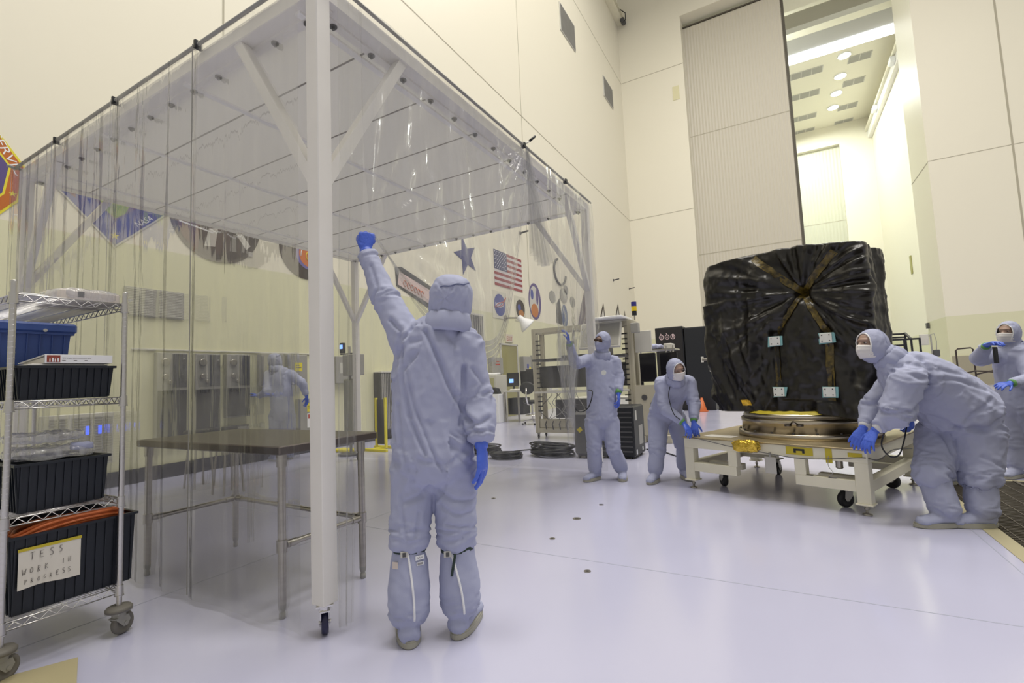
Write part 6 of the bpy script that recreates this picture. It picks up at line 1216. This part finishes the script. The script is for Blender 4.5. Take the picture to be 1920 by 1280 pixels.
g = G(); g.bbox((2.84, 10.9, .45), (3.9, 11.75, .50), .01); g.obj('platform', mat('tan_platform', (.30,.26,.18), .6), bf)
jb = thing('control_post', 'grey junction box on a pole with a looped wire right of the black frame', 'box', (3.7, 18, 0)); G().bbox((3.58, 18, 1.70), (3.78, 18.1, 2.02), .01).obj('box', 'lgrey', jb); G().cyl((3.82, 18, 0), (3.82, 18, 2.0), .02).obj('pole', 'grey', jb); g = G(); g.tube([(3.78, 18, 1.95), (3.9, 18, 2.03), (3.94, 18, 1.8), (3.9, 18, 1.2), (3.84, 18, .9)], .01, 6); g.obj('wire_loop', 'grey', jb); G().bbox((3.84, 17.95, 1.35), (3.98, 18.08, 1.55), .01).obj('lower_box', 'dgrey', jb)
# details of the near worker: straps, zips, labels on the boot covers
for k, bo, dx in (('L', bs1['L'], 0), ('R', bs1['R'], 0)):
    kn, an = V1['kn'+k], V1['ank'+k]; g = G(); bk = -FA
    ctr = kn.lerp(an, .125); g.lathe([(.076, -.012), (.082, -.010), (.082, .010), (.076, .012)], ctr, 28, (an-kn).to_track_quat('Z', 'Y').to_matrix()); st = g.obj('strap', 'strap', bo)
    off = (-SR*.02 if k == 'L' else -SR*.05); b0 = ctr+bk*.088+off; Rb = Matrix((SR, FA, Z)).transposed()
    g = G(); g.bbox((-.018, -.004, -.014), (.018, .004, .014), .002, Rb, b0); bu = g.obj('buckle', 'lgrey', st); g = G(); g.bbox((-.008, -.007, -.010), (.008, -.003, .010), .001, Rb, b0); g.obj('buckle_bar', 'dgrey', bu)
    if k == 'R':
        g = G(); g.grid([[b0+SR*(.03+.012*i-.02*j/6)+Z*(-.10*j/6)+bk*(.012+.004*math.sin(j)) for j in range(7)] for i in range(2)]); o = g.obj('loose_strap_end', 'strap', st); so = o.modifiers.new('thickness', 'SOLIDIFY'); so.thickness = .003
    def on_boot(co, t, d_):                 # nearest outward point of the boot cover, seen from behind
        best = None; inv = None
        me = bo.data; w = world(bo); tgt = co+bk*.3
        hit, loc, nor, idx = bo.ray_cast(w.inverted() @ tgt, (w.to_3x3().inverted() @ FA).normalized())
        return (w @ loc)+bk*d_ if hit else co+bk*.1
    bpy.context.view_layer.update()
    pts = [on_boot(kn.lerp(an, .10+.80*i/24)+SR*(-.005+.035*math.sin(i/24*1.6)*(1 if k == 'L' else 1.3))-SR*(0 if k == 'L' else .03), i, .003) for i in range(25)]
    g = G(); g.tube(pts, .0055, 6); g.obj('zipper', 'white2', bo)
    if k == 'L':
        for (t, s_, w_, h_, m_, nm_) in ((.26, -.062, .030, .032, mat('cream_patch', (.68,.60,.54), .8), 'cream_patch'), (.19, .052, .045, .020, 'white2', 'white_tag'), (.26, .054, .036, .016, 'white2', 'barcode_tag')):
            c_ = on_boot(kn.lerp(an, t)+SR*s_, 0, .004); n_ = (bk+SR*(s_*9)).normalized(); u_ = Z.cross(n_).normalized()
            g = G(); g.prism([c_+u_*a*w_/2+Z*b*h_/2 for a, b in ((-1,-1),(1,-1),(1,1),(-1,1))], n_*.0015); pt = g.obj(nm_, m_, bo)
            if nm_ == 'barcode_tag':
                g = G(); r = random.Random(2)
                for q in range(9): a = -.8+1.6*q/9; g.prism([c_+n_*.0016+u_*(a+dx_)*w_/2+Z*b*h_/3 for dx_, b in ((0,-1),(.09,-1),(.09,1),(0,1))], n_*.0005)
                g.obj('barcode', 'ink', pt)['kind'] = 'stuff'
            elif nm_ == 'white_tag':
                g = G(); g.tube([c_+n_*.002+u_*(-.015+.003*q)+Z*.004*math.sin(q*2.1) for q in range(11)], .0008, 4); g.obj('print', 'ink', pt)
